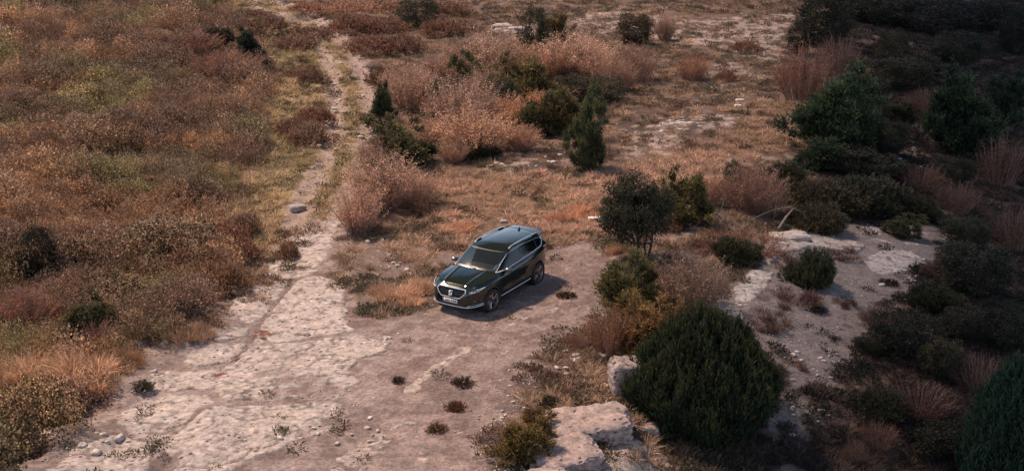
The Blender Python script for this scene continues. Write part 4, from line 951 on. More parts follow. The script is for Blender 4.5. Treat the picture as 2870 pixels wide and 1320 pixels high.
T_ = [
 # --- dark evergreens and junipers round the shrub belt
 ('juniper', 1478, 430, 100, 190, 'tall forked juniper standing alone in the tawny grass behind the car', (1.5, 1.25, 1.1)),
 ('olive', 1415, 345, 95, 105, 'olive shrub leaning on the left of the lone forked juniper', (1.3, 1.1, 1.0)),
 ('oak', 1345, 168, 75, 140, 'tall dark evergreen bush rising above the pink twiggy shrubs', None),
 ('olive', 1402, 130, 85, 85, 'brownish green bush just right of the tall dark evergreen', (1.1, .85, .8)),
 ('juniper', 952, 335, 66, 122, 'narrow dark bush at the right edge of the track', (1.0, .85, .75)),
 ('olive', 1012, 432, 150, 110, 'broad olive bush between the track and the dead twiggy shrubs', (1.0, .95, .9)),
 ('oak', 1262, 305, 100, 110, 'dark bush in the middle of the pink shrub belt', None),
 ('olive', 1325, 278, 130, 118, 'golden green bush in the middle of the shrub belt', (1.25, 1.05, .9)),
 ('olive', 1385, 345, 110, 100, 'olive bush at the front of the shrub belt left of the forked juniper', None),
 ('olive', 1105, 300, 75, 85, 'small green bush between two pink twiggy shrubs near the track', (.8, .85, .8)),
 ('oak', 1450, 268, 105, 78, 'dark low evergreen bush behind the forked juniper', None),
 ('oak', 1532, 262, 100, 70, 'dark low evergreen bush at the right end of the shrub belt', None),
 ('oak', 1055, 72, 100, 85, 'dark tree cut off by the top edge above the heather', None),
 ('olive', 1195, 235, 85, 85, 'dull green bush half hidden among twiggy shrubs', (.75, .75, .8)),
 ('spread', 1195, 402, 130, 50, 'flat dark bush in front of the pink shrubs on pale soil', None),
 ('juniper', 636, 168, 80, 85, 'small dark juniper on the heath left of the track', (.5, .5, .6)),
 ('juniper', 600, 132, 28, 36, 'tiny dark juniper beside the small heath juniper', (.6, .6, .7)),
 ('spread', 540, 132, 95, 55, 'low dark bush on the heath left of the small junipers', (.6, .6, .65)),
 ('spread', 400, 1000, 0, 0, '', None),
 ('olive', 1735, 580, 118, 125, 'yellow green bush right behind the gnarled evergreen tree', (1.2, 1.1, .9)),
 ('olive', 1600, 795, 130, 140, 'ragged olive shrub growing below the evergreen tree beside the clearing', (1.25, 1.15, 1.0)),
 ('olive', 1585, 850, 120, 100, 'small olive shrub at the edge of the dirt clearing', (1.7, 1.3, 1.0)),
 ('olive', 1640, 905, 155, 140, 'rust tipped green shrub left of the great juniper', (1.6, 1.0, .8)),
 ('rusty', 1540, 905, 150, 125, 'orange brown shrub between the clearing and the great juniper', (1.2, 1.0, .7)),
 ('rusty', 1450, 882, 70, 42, 'little rust brown shrub alone at the edge of the clearing', None),
 ('twiggy', 1745, 800, 190, 150, 'wide grey pink twiggy shrub above the great juniper', (.62, .62, .62)),
 ('spread', 1852, 668, 120, 62, 'dark cushion shaped juniper on the rim of the rock ledge', None),
 ('olive', 1305, 1172, 125, 100, 'orange green shrub left of the big flat boulder', (1.6, 1.15, .8)),
 ('olive', 1355, 1110, 85, 70, 'low rusty shrub pressed against the big flat boulder', (1.6, 1.0, .75)),
 # --- twiggy belt
 ('twiggy', 1245, 215, 170, 140, 'tall pink twiggy shrub at the back of the belt left of the dark evergreen', None),
 ('twiggy', 1172, 205, 110, 110, 'pinkish twiggy shrub at the back left corner of the belt', (.85, .8, .8)),
 ('twiggy', 1440, 205, 150, 125, 'pink twiggy shrub at the back right of the dark evergreen', None),
 ('twiggy', 1398, 205, 100, 80, 'smaller pink twiggy shrub in front of the tall dark evergreen', (.9, .8, .75)),
 ('twiggy', 1515, 215, 120, 100, 'pale pink twiggy shrub above the dark low bushes', (.95, .9, .9)),
 ('twiggy', 1042, 290, 140, 120, 'rounded pink twiggy shrub right of the narrow dark bush', (.8, .75, .75)),
 ('twiggy', 1165, 345, 165, 150, 'greyish twiggy shrub in the heart of the belt', (.85, .82, .85)),
 ('twiggy', 1190, 400, 200, 130, 'large orange pink twiggy shrub at the front of the belt', (1.05, .95, .85)),
 ('twiggy', 1085, 375, 120, 85, 'low pinkish twiggy shrub behind the broad olive bush', (.9, .85, .85)),
 ('twiggy', 1270, 330, 110, 90, 'orange twiggy shrub below the dark bush of the belt', (1.1, .9, .75)),
 ('twiggy', 960, 545, 190, 150, 'big pinkish twiggy shrub at the bend where track meets bare rock', (.95, .9, .9)),
 ('twiggy', 898, 595, 115, 120, 'pink twiggy shrub hanging over the rim of the bare rock', (.95, .85, .85)),
 ('twiggy', 1055, 530, 115, 85, 'low pinkish twiggy shrub right of the big one at the bend', (.8, .75, .75)),
 ('twiggy', 995, 345, 100, 60, 'small twiggy shrub beside the narrow dark bush', None),
 ('twiggy', 935, 440, 75, 85, 'twiggy pink shrub on the right verge of the track', (.9, .8, .8)),
 ('rusty', 1605, 215, 120, 105, 'brown leafless looking shrub at the right end of the belt', (1.1, 1.2, 1.3)),
 ('rusty', 1742, 205, 90, 70, 'orange brown shrub alone on the stony ground upper right', (1.5, 1.3, 1.0)),
 ('oak', 1600, 115, 105, 85, 'loose brown green tree above the right end of the belt', (1.3, 1.0, .9)),
 ('twiggy', 1675, 105, 55, 65, 'sparse twiggy sapling beside the loose brown green tree', (.6, .6, .6)),
 ('twiggy', 1905, 545, 160, 125, 'reddish twiggy shrub beyond the yellow green bush', (.62, .5, .5)),
 ('twiggy', 1790, 520, 60, 70, 'small twiggy shrub right of the yellow green bush', (.8, .65, .6)),
 ('oak', 1845, 470, 45, 60, 'dark sprig of a sapling above the reddish twiggy shrub', None),
 ('twiggy', 1010, 250, 120, 85, 'pinkish shrub at the upper left corner of the belt near the dark heather', (.9, .8, .78)),
 ('twiggy', 1100, 225, 110, 90, 'brownish pink shrub behind the small green bush of the belt', (.8, .74, .72)),
 ('twiggy', 1225, 275, 120, 105, 'greyish pink shrub left of the dark bush mid belt', (.85, .8, .82)),
 ('twiggy', 1320, 215, 110, 100, 'orange pink shrub behind the golden green bush', (1.05, .9, .8)),
 ('twiggy', 1120, 330, 110, 95, 'dusky pink shrub between the rounded and the greyish one', (.78, .72, .74)),
 ('twiggy', 1310, 385, 100, 70, 'small faded shrub between orange pink and olive at the belt front', (.85, .72, .66)),
 ('twiggy', 1355, 300, 90, 70, 'small orange shrub under the golden green bush', (1.1, .85, .7)),
 ('twiggy', 1140, 415, 80, 65, 'small pink shrub left of the big front one', (.95, .88, .85)),
 ('twiggy', 1475, 175, 110, 80, 'pale pink shrub farthest back on the right of the belt', (1.0, .9, .88)),
 ('twiggy', 1560, 235, 90, 80, 'brown pink shrub closing the right end of the belt', (.7, .62, .62)),
 ('olive', 1225, 255, 85, 80, 'small brown green bush amid the back twiggy shrubs', (1.1, 1.0, .9)),
 ('olive', 1430, 315, 90, 70, 'brown green bush touching the forked juniper from behind', (1.1, .95, .85)),
 ('olive', 1080, 345, 75, 60, 'low green bush above the broad olive one', (.9, .9, .85)),
 ('olive', 965, 480, 90, 70, 'dull olive bush inside the twiggy shrubs at the bend', (.8, .8, .8)),
 # --- right hand slope; dark tints of the rusty shrubs carry its shade
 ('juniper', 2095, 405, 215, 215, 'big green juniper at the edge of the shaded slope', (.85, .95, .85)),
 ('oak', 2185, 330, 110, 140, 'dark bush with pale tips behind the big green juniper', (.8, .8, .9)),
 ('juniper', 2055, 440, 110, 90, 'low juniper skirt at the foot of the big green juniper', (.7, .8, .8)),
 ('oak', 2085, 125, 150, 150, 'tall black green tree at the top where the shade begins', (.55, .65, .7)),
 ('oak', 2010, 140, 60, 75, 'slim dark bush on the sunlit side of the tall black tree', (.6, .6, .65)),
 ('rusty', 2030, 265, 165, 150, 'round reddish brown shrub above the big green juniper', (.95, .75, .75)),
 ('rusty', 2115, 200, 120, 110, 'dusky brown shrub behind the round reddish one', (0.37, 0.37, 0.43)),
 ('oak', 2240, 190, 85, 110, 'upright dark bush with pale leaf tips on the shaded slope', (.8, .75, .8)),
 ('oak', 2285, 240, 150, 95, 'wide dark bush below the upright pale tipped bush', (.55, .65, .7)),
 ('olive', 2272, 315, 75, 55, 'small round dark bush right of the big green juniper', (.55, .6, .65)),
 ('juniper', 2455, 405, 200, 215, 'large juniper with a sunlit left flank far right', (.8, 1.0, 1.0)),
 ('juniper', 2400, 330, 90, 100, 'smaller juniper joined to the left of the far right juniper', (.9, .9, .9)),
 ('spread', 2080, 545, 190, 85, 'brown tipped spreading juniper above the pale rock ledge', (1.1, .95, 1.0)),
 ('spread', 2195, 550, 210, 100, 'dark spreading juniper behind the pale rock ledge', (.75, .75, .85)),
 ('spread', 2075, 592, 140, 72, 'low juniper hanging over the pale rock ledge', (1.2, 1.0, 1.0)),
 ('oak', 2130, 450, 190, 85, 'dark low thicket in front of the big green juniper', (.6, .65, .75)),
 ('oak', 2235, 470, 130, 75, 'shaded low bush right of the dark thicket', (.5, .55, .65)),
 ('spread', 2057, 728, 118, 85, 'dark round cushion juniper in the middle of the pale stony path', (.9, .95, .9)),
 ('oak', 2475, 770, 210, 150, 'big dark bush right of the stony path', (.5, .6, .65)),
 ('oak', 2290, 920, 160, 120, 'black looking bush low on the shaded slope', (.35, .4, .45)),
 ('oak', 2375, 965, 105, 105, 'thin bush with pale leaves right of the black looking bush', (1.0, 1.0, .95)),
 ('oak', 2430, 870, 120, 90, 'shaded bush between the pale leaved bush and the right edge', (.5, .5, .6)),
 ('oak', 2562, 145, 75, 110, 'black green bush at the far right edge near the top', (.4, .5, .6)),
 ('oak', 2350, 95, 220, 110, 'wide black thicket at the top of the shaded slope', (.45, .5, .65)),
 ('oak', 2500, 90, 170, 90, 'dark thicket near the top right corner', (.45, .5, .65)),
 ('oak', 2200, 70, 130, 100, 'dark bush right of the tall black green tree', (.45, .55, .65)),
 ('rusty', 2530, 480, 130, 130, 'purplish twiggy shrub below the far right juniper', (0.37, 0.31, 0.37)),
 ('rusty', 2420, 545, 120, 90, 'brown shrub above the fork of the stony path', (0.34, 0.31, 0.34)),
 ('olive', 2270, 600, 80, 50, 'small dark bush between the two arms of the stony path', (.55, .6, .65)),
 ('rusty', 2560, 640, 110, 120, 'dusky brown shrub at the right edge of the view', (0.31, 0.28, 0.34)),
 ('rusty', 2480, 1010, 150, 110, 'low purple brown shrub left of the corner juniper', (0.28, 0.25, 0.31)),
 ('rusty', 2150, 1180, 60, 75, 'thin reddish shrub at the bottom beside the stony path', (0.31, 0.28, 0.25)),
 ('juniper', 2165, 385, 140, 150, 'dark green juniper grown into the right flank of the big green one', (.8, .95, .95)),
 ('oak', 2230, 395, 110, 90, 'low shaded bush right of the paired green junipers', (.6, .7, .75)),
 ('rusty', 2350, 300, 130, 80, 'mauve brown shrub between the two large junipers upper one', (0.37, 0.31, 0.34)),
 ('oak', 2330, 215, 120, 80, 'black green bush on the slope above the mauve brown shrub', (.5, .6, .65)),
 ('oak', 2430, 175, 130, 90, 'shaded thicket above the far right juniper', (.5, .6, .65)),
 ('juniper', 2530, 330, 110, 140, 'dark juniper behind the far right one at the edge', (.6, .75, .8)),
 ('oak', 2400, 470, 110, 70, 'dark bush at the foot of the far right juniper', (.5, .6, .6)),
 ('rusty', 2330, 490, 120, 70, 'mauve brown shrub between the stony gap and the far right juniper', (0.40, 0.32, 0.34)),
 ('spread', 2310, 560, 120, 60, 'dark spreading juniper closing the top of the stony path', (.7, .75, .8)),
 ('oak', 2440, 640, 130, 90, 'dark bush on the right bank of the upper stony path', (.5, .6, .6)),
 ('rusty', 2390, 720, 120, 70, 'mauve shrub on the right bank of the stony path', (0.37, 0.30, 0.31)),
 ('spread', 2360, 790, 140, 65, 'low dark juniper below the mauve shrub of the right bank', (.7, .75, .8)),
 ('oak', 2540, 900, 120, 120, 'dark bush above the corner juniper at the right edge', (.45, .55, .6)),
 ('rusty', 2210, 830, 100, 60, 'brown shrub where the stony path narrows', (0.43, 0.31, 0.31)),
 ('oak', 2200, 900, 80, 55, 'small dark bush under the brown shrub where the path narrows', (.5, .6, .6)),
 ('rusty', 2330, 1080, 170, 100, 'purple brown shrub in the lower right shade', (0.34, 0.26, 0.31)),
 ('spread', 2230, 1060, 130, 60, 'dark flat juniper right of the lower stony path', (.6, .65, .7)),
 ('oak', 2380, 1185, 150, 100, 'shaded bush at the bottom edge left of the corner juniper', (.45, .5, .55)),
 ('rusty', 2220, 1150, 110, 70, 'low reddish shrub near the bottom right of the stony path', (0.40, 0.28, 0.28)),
 ('spread', 1980, 480, 120, 60, 'dark low juniper between the reddish twiggy shrub and the thicket', (.8, .8, .8)),
 # --- heather left and top
 ('heather', 772, 372, 115, 62, 'brown heather mound touching the left rut of the track', None),
 ('heather', 790, 318, 90, 50, 'brown heather clump behind the mound at the left rut', (1.2, 1.0, .9)),
 ('heather', 730, 345, 85, 45, 'grey brown heather clump on the pale grass', None),
 ('heather', 780, 215, 75, 42, 'heather clump on the verge halfway up the track', None),
 ('heather', 742, 200, 60, 30, 'flat heather clump left of the track halfway up', None),
 ('heather', 735, 135, 120, 42, 'wide dark heather patch inside the bend of the track', (.85, .8, .8)),
 ('heather', 660, 95, 140, 45, 'wide dark heather patch at the start of the bend', (.8, .75, .75)),
 ('heather', 600, 60, 130, 35, 'low heather patch near the top beside the track', (.8, .75, .75)),
 ('heather', 780, 100, 100, 35, 'dark heather clump on the inner side of the top bend', (.85, .8, .8)),
 ('heather', 975, 215, 110, 50, 'dark heather mound right of the upper track', (.8, .7, .7)),
 ('heather', 930, 140, 130, 55, 'heather mound outside the bend of the track', (.9, .8, .8)),
 ('heather', 1010, 135, 120, 50, 'brown heather mound left of the twiggy belt', (.85, .8, .8)),
 ('heather', 880, 90, 120, 50, 'heather mound near the top right of the track', (1.0, .85, .8)),
 ('heather', 960, 85, 120, 45, 'brown heather under the top edge tree', (.9, .8, .8)),
 ('heather', 870, 38, 110, 40, 'heather mound with pale tops near the top edge', (1.7, 1.6, 1.5)),
 ('heather', 965, 32, 110, 40, 'pale topped heather close to the tree at the top edge', (1.6, 1.5, 1.4)),
 ('heather', 770, 38, 90, 32, 'pale brown heather beside the top of the track', (1.3, 1.1, 1.0)),
 ('heather', 1115, 95, 110, 50, 'brown heather right of the tree at the top edge', (1.0, .9, .85)),
 ('heather', 1130, 45, 120, 45, 'heather on the bare slope right of the top edge tree', (1.0, .9, .85)),
 ('heather', 545, 640, 120, 75, 'pinkish brown heather mound in the golden grass beside the rock', (1.2, 1.0, 1.0)),
 ('heather', 610, 600, 85, 60, 'dark heather mound nearest the bare rock', None),
 ('heather', 600, 655, 90, 50, 'heather mound at the rim of the bare rock', (1.1, .95, .9)),
 ('heather', 540, 745, 140, 75, 'rounded brown heather mound by the gravel edge', (1.0, .95, .8)),
 ('heather', 455, 690, 90, 60, 'rusty heather mound between bramble and grass', (1.2, 1.0, .85)),
 ('heather', 722, 655, 55, 45, 'small brown heather growing on the bare rock', (1.1, 1.0, .85)),
 ('heather', 1060, 545, 65, 40, 'dark little heather below the low twiggy shrub', (.8, .8, .8)),
 ('heather', 1680, 585, 90, 40, 'brown heather at the foot of the yellow green bush', (.7, .65, .65)),
 ('heather', 1830, 205, 60, 28, 'small brown heather on the stony ground upper right', (1.1, 1.0, .95)),
 ('heather', 1880, 130, 70, 30, 'brown heather on the stones near the shade line', (1.0, .9, .9)),
 # --- brambles
 ('bramble', 400, 700, 250, 130, 'big bramble mound with pale dead leaves in the lower heath', None),
 ('bramble', 290, 790, 190, 105, 'bramble bush left of the rounded heather', (.9, .85, .85)),
 ('bramble', 60, 740, 150, 110, 'bramble bush near the left edge beside the dark juniper', (.85, .8, .8)),
 ('bramble', 195, 700, 120, 90, 'bramble bush right of the dark heath juniper', (.8, .75, .8)),
 ('bramble', 70, 1150, 210, 165, 'dark bush with golden dead leaves in the lower left corner', (.95, .85, .7)),
 ('oak', 95, 735, 95, 140, 'tall dark bush rising from the brambles near the left edge', (.6, .55, .6)),
 ('rusty', 55, 840, 160, 110, 'reddish twiggy shrub at the left edge above the straw grass', (1.1, .9, .85)),
 ('olive', 190, 865, 120, 90, 'olive leafy shrub above the pale straw tussock', (.8, .75, .7)),
 ('rusty', 240, 900, 110, 70, 'red brown shrub behind the pale straw tussock', (.8, .7, .7)),
 ('rusty', 560, 235, 190, 95, 'wide red brown shrub dome in the middle of the heath', (.9, .8, .8)),
 ('rusty', 470, 150, 170, 70, 'reddish shrub dome high on the heath', (1.0, .8, .8)),
 # --- straw tussocks
 ('tussock', 185, 985, 200, 130, 'huge pale straw tussock by the gravel in the lower left', (1.15, 1.0, .9)),
 ('tussock', 55, 975, 170, 120, 'straw tussock at the left edge below the red shrub', (1.0, .9, .8)),
 ('tussock', 120, 1010, 150, 90, 'orange straw tussock between the two biggest ones', (.95, .86, .80)),
 ('tussock', 480, 868, 95, 85, 'upright straw tussock at the corner of the gravel pocket', (.9, .8, .75)),
 ('tussock', 160, 825, 80, 60, 'straw tussock among the lower brambles', (.85, .7, .6)),
 ('tussock', 255, 1005, 90, 60, 'dark straw tussock at the gravel edge', (.6, .5, .42)),
 ('tussock', 290, 930, 110, 80, 'brown straw tussock right of the huge pale one', (.7, .55, .45)),
 ('tussock', 395, 850, 110, 60, 'greenish grass clump above the gravel pocket', (.45, .55, .4)),
 ('tussock', 1000, 770, 120, 85, 'orange grass tussock left of the car nose', (1.0, .88, .84)),
 ('tussock', 1050, 740, 90, 70, 'orange grass tussock between two others by the front wheel', (1.0, .88, .84)),
 ('tussock', 955, 745, 80, 60, 'orange grass tussock farthest left of the car', (1.0, .88, .84)),
 ('tussock', 1165, 585, 90, 45, 'reddish dry tussock behind the far side of the car', (.95, .75, .68)),
 ('tussock', 1415, 560, 90, 50, 'pinkish dry tussock behind the car roof', (1.0, .7, .6)),
 ('tussock', 1470, 540, 80, 45, 'pinkish dry tussock near the white slab of stone', (1.0, .75, .65)),
 ('tussock', 1545, 640, 40, 45, 'straw tuft under the left limbs of the evergreen tree', (.8, .65, .55)),
 ('browntuft', 1880, 640, 210, 100, 'long brown grass clump sweeping down from the dead branches', (1.4, 1.2, 1.1)),
 ('browntuft', 1800, 640, 120, 50, 'brown grass at the foot of the long sweeping clump', (1.2, 1.0, .95)),
 ('browntuft', 1990, 775, 150, 70, 'dark brown grass hummock left of the cushion juniper', (.9, .8, .85)),
 ('browntuft', 2010, 690, 130, 60, 'brown grass hummock above the cushion juniper', (1.0, .85, .85)),
 ('browntuft', 1940, 830, 130, 75, 'brown grass hummock right of the tip of the great juniper', (.85, .8, .8)),
 ('browntuft', 2120, 655, 110, 40, 'low brown grass on the pale ledge', (.9, .8, .85)),
 ('browntuft', 2015, 930, 40, 42, 'lone brown tuft on the stony path', (1.3, 1.1, 1.1)),
 ('browntuft', 2130, 775, 70, 35, 'dark tuft beside the smooth part of the stony path', (.8, .75, .8)),
 ('browntuft', 1500, 1100, 60, 45, 'reddish tuft on the lower flat boulder', (1.3, .9, .8)),
 ('browntuft', 752, 742, 42, 22, 'reddish grass in the upper end of the long crack of the bare rock', (1.9, 1.2, .9)),
 ('browntuft', 655, 850, 50, 26, 'reddish grass halfway down the long crack of the bare rock', (1.9, 1.2, .9)),
 ('browntuft', 550, 955, 42, 24, 'red grass low in the long crack of the bare rock', (2.4, 1.1, .9)),
 ('browntuft', 590, 905, 50, 20, 'brown grass lying in the crack above the red one', (1.4, 1.1, .9)),
 ('cushion', 350, 988, 78, 34, 'dark cushion plant on the gravel below the straw tussocks', (.9, 1.0, .8)),
 ('cushion', 1162, 975, 62, 34, 'dark cushion plant on the bare dirt below the car', (1.2, 1.0, .9)),
 ('cushion', 1145, 1035, 62, 32, 'reddish cushion plant in the seam of the dirt', (2.2, 1.2, .9)),
 ('cushion', 1098, 1090, 62, 26, 'reddish brown cushion plant lower in the seam', (1.8, 1.1, .8)),
 ('cushion', 1425, 752, 62, 24, 'dark cushion plant behind the rear wheel side of the car', (1.1, .9, .8)),
 ('cushion', 1000, 965, 36, 24, 'tiny dark cushion plant above the rock seam', None),
 ('cushion', 1385, 1025, 70, 40, 'dark mound plant at the lower left of the scrubby patch', None),
 ('cushion', 2060, 790, 60, 24, 'dark cushion plant on the smooth stony path', (.7, .7, .8)),
 ('cushion', 2240, 720, 60, 24, 'dark cushion plant low on the pale stony path', (.7, .7, .8)),
]
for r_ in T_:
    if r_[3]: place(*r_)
# the great juniper and the one in the lower right corner, each with its own crown
def great(px, py, wp, hp, seed, label, cols, tip, nsp, lobes=((0, 0, 1, 1),)):
    P = at(px, py); s = scale_at(P); W = wp/s; H = (hp/s-.26*W)/.93; P = P+np.array([0, W*.40, 0]); P[2] = terrain(P[0], P[1])
    root = tag(empty('juniper', tuple(P.tolist())), label, 'juniper', 'junipers of the scrub')
    prof = lambda u: np.where(u < .33, .66+.34*np.sin(np.clip(u/.33, 0, 1)*math.pi/2), np.clip(1-(u-.33)/.68, 0, 1)**.70)
    rng = np.random.default_rng(seed); mb = MB()
    for lx, ly, lw, lh in lobes:
        W_ = W*lw; H_ = H*lh; OF = np.array([lx*W/2, ly*W/2, 0])
        Pp, D = surf(prof, W_, H_, int(nsp*lw*lh), rng, .26, 4.5, seed, .09)
        Dr = unit(D*.30+np.array([0, 0, 1.15])+rng.normal(size=Pp.shape)*.13)
        sprays(mb, Pp+OF-Dr*.17, Dr, 12, .34*(.7+.6*rng.random(len(Pp))), .042, .26, cols, rng, tip)
        # taller plumes standing out of the surface
        Pp, D = surf(prof, W_, H_, int(nsp*lw*lh)//14, rng, .16, 4.5, seed, .03, .1)
        Dr = unit(D*.25+np.array([0, 0, 1.3])+rng.normal(size=Pp.shape)*.08); idx = np.repeat(np.arange(len(Pp)), 16); t = np.tile(np.linspace(0, 1, 16), len(Pp))
        ln = .55*(.7+.5*rng.random(len(Pp)))[idx]; C0 = Pp[idx]+OF+Dr[idx]*(t*ln-.15)[:, None]+rng.normal(size=(len(idx), 3))*(.055*(1-t))[:, None]
        sprays(mb, C0, unit(Dr[idx]+rng.normal(size=C0.shape)*.25), 4, .13*(1.2-.5*t), .035, .35, cols, rng, tip)
        Pp, D = surf(prof, W_*.84, H_*.9, int(nsp*lw*lh)//4, rng, .16, 4.5, seed, .07)
        sprays(mb, Pp+OF, unit(D*.4+np.array([0, 0, 1])), 6, .35, .09, .5, cols, rng)
    link('crown', mb.mesh('crown'), M['leaf'], root); link('trunk', stems(W*.4, H*.8, 12, seed+5, .06), M['bark'], root)
great(1787, 1140, 392, 368, 301, 'great dome shaped green juniper in the right foreground beside the boulders', [(.020, .036, .019), (.017, .032, .023), (.028, .042, .018), (.014, .026, .018)], (.15, .12, .03), 4600, ((-.03, 0, 1.0, 1), (.46, .0, .30, .88), (-.42, -.1, .46, .50), (.1, -.4, .5, .60)))
great(2600, 1290, 330, 400, 303, 'blue green juniper cut off by the lower right corner', [(.022, .052, .040), (.020, .044, .030), (.030, .058, .036)], (.08, .12, .06), 3000, ((0, 0, .9, 1), (-.4, -.1, .55, .75), (.3, .2, .6, .9)))
# the gnarled evergreen tree by the clearing
def gnarled(px, py, wp, hp):
    P = at(px, py); s = scale_at(P); W = wp/s; H = hp/s/.95; rng = np.random.default_rng(77)
    root = tag(empty('evergreen_tree', tuple(P.tolist())), 'gnarled dark evergreen tree with bare forked trunks right of the car', 'tree')
    tr = MB(); lf = MB(); ends = []
    def grow(p, d, L, r, lvl):
        q = p+d*L; m = (p+q)/2+rng.normal(size=3)*L*.10; tr.tube([p, m, q], [r, r*.85, r*.68], 6, caps=False)
        if lvl == 0 or L < .16: ends.append(q); return
        for k in range(3 if lvl > 1 else 2):
            dd = unit(d+rng.normal(size=3)*np.array([.62, .62, .35])+np.array([0, 0, .12])); grow(q, dd, L*(.62+.2*rng.random()), r*.62, lvl-1)
        if lvl < 3: ends.append(q)
    sh = -.14*W
    for dx, dy, k in ((-.75, .1, 1), (-.25, -.3, 1), (.25, .25, 1.05), (-.45, .5, .95), (.45, -.15, .9)):
        grow(np.array([dx*.10, dy*.10, -.06]), unit(np.array([dx+sh*.5, dy, 1.25])), .30*H*k, .055, 3)
    # a crown with ragged outline and gaps, wider to the left
    Cc = np.array([sh, 0, H*.60]); pts = []
    while len(pts) < 240:
        v = rng.normal(size=3); v /= np.linalg.norm(v); r = rng.random()**.34; q = Cc+v*r*np.array([W*.50, W*.46, H*.42]); nz = NZ[2](q[0]*2.1+9, q[2]*2.1+q[1]*1.7+5)
        if nz < .34 or (q[2] < H*.34 and q[0] > sh-.12*W) or q[2] < H*.12+.12*max(q[0]-sh, 0): continue
        pts.append(q)
    for q in pts+[e for e in ends if np.linalg.norm((e-Cc)/np.array([W*.5, W*.46, H*.42])) < 1]:
        r = .15+.12*rng.random(); n = 60; v = unit(rng.normal(size=(n, 3))); B = q+v*r*rng.random((n, 1))**.4
        kites(lf, B, unit(v*.5+rng.normal(size=(n, 3))*.7), .075*(.7+.6*rng.random(n)), .045, pick(rng, n, [(.042, .044, .026), (.058, .052, .028), (.085, .068, .034), (.030, .034, .022)], .2)*(1+.2*rng.normal()), rng)
    link('trunk', tr.mesh('trunk', True), M['bark'], root); link('crown', lf.mesh('crown'), M['leaf'], root)
gnarled(1622, 652, 182, 205)
print('plants', sum(_cnt.values()))

# ================================================================ ROCKS, STONES, DEAD WOOD
def rock_mesh(size, seed, flatk=.0, layers=0, sub=4, tone=(.36, .275, .24), rough=.16):
    import bmesh
    bm = bmesh.new(); bmesh.ops.create_icosphere(bm, subdivisions=sub, radius=1.0); V = np.array([v.co[:] for v in bm.verts]); T = np.array([[v.index for v in f.verts] for f in bm.faces]); bm.free()
    # squared off, then broken by noise
    p = 5.5; nrm = (np.abs(V)**p).sum(1)**(1/p); V = V/nrm[:, None]
    n = fbm(V[:, 0]*1.3+seed*3.1+V[:, 2]*.7, V[:, 1]*1.3-V[:, 2]*1.1, 1.0, 4, seed); n2 = fbm(V[:, 0]*3+V[:, 2]*2.3, V[:, 1]*3+seed-V[:, 2]*2.1, .6, 4, seed+3)
    n3 = np.abs(fbm(V[:, 0]*5-V[:, 2]*3+seed, V[:, 1]*5+V[:, 2]*4, .5, 4, seed+5)-.5); V = V*(1+rough*2*(n-.5)[:, None]+rough*1.1*(n2-.5)[:, None]-rough*.55*sstep(.06, .0, n3)[:, None])
    if layers:
        zz = V[:, 2]; st = np.abs(((zz*layers*.5+.15*n) % 1)-.5)*2; V[:, :2] *= (1-.10*sstep(.75, 1.0, st))[:, None]
    V = V*np.array(size)/2
    C = np.array(tone)*(.7+.6*fbm(V[:, 0]*4+V[:, 2]*3, V[:, 1]*4-V[:, 2]*2, .8, 4, seed+1, .6))[:, None]
    return V, T, C
def rock(px, py, size, seed, label, layers=0, dz=0, rz=0, tilt=(0, 0), group=None, name='boulder', cat='rock', **k):
    P = at(px, py); V, T, C = rock_mesh(size, seed, layers=layers, **k); o = link(name, mesh_np(name, V, T, C, True), M['rock'], None, (P[0], P[1], P[2]+dz))
    o.data.set_sharp_from_angle(angle=R(32))
    o.rotation_euler = (tilt[0], tilt[1], rz); tag(o, label, cat, group); return o
rock(1574, 985, (.85, .85, 1.15), 3, 'upright layered boulder with a flat top left of the great juniper', layers=5, dz=.32, rz=.15, rough=.10, sub=5)
rock(1480, 1085, (2.1, 1.35, .8), 5, 'big flat pale boulder at the foot of the great juniper', layers=3, dz=.06, rz=.10, tilt=(R(5), R(-3)), rough=.13, sub=5, tone=(.40, .295, .255))
rock(1420, 1160, (1.7, 1.2, .6), 8, 'lower flat boulder in front of the big pale one', layers=3, dz=.03, rz=.45, tilt=(R(4), R(-2)), rough=.14, sub=5, tone=(.38, .28, .245))
rock(1380, 1208, (.9, .6, .4), 9, 'small boulder cut by the bottom edge below the lower flat one', dz=.03, rz=.4, rough=.14)
rock(1630, 1085, (.55, .45, .35), 12, 'knobbly stone wedged between big boulder and great juniper', dz=.03, rough=.2)
rock(748, 527, (.62, .42, .26), 14, 'pale rounded boulder on the left edge of the track', dz=.05, rz=.4, rough=.1, tone=(.36, .31, .285))
rock(1500, 556, (.62, .26, .16), 15, 'white oblong stone lying in the grass left of the evergreen tree', dz=.07, rz=-.15, rough=.06, tone=(.66, .60, .55))
rock(1861, 256, (.44, .30, .18), 16, 'white stone lying upper of a pair on the stony ground', dz=.04, rough=.1, tone=(.60, .55, .5))
rock(1857, 270, (.40, .26, .16), 17, 'white stone lying lower of a pair on the stony ground', dz=.04, rough=.1, tone=(.60, .55, .5))
rock(1985, 600, (1.5, .9, .42), 18, 'pale blunt nose of the ledge above the stony path', layers=3, dz=-.02, rz=.2, rough=.12, tone=(.45, .38, .33))
rock(1300, 78, (1.2, .8, .5), 19, 'pale boulder high among the heather near the top', dz=.02, rough=.12, tone=(.42, .35, .32))
rock(1262, 72, (1.4, .7, .5), 20, 'grey boulder high above the pink shrubs near the top', dz=.02, rough=.12, tone=(.34, .29, .27))
rock(1267, 560, (.26, .2, .14), 21, 'rounded tan stone right behind the car roof', dz=.03, rough=.1)
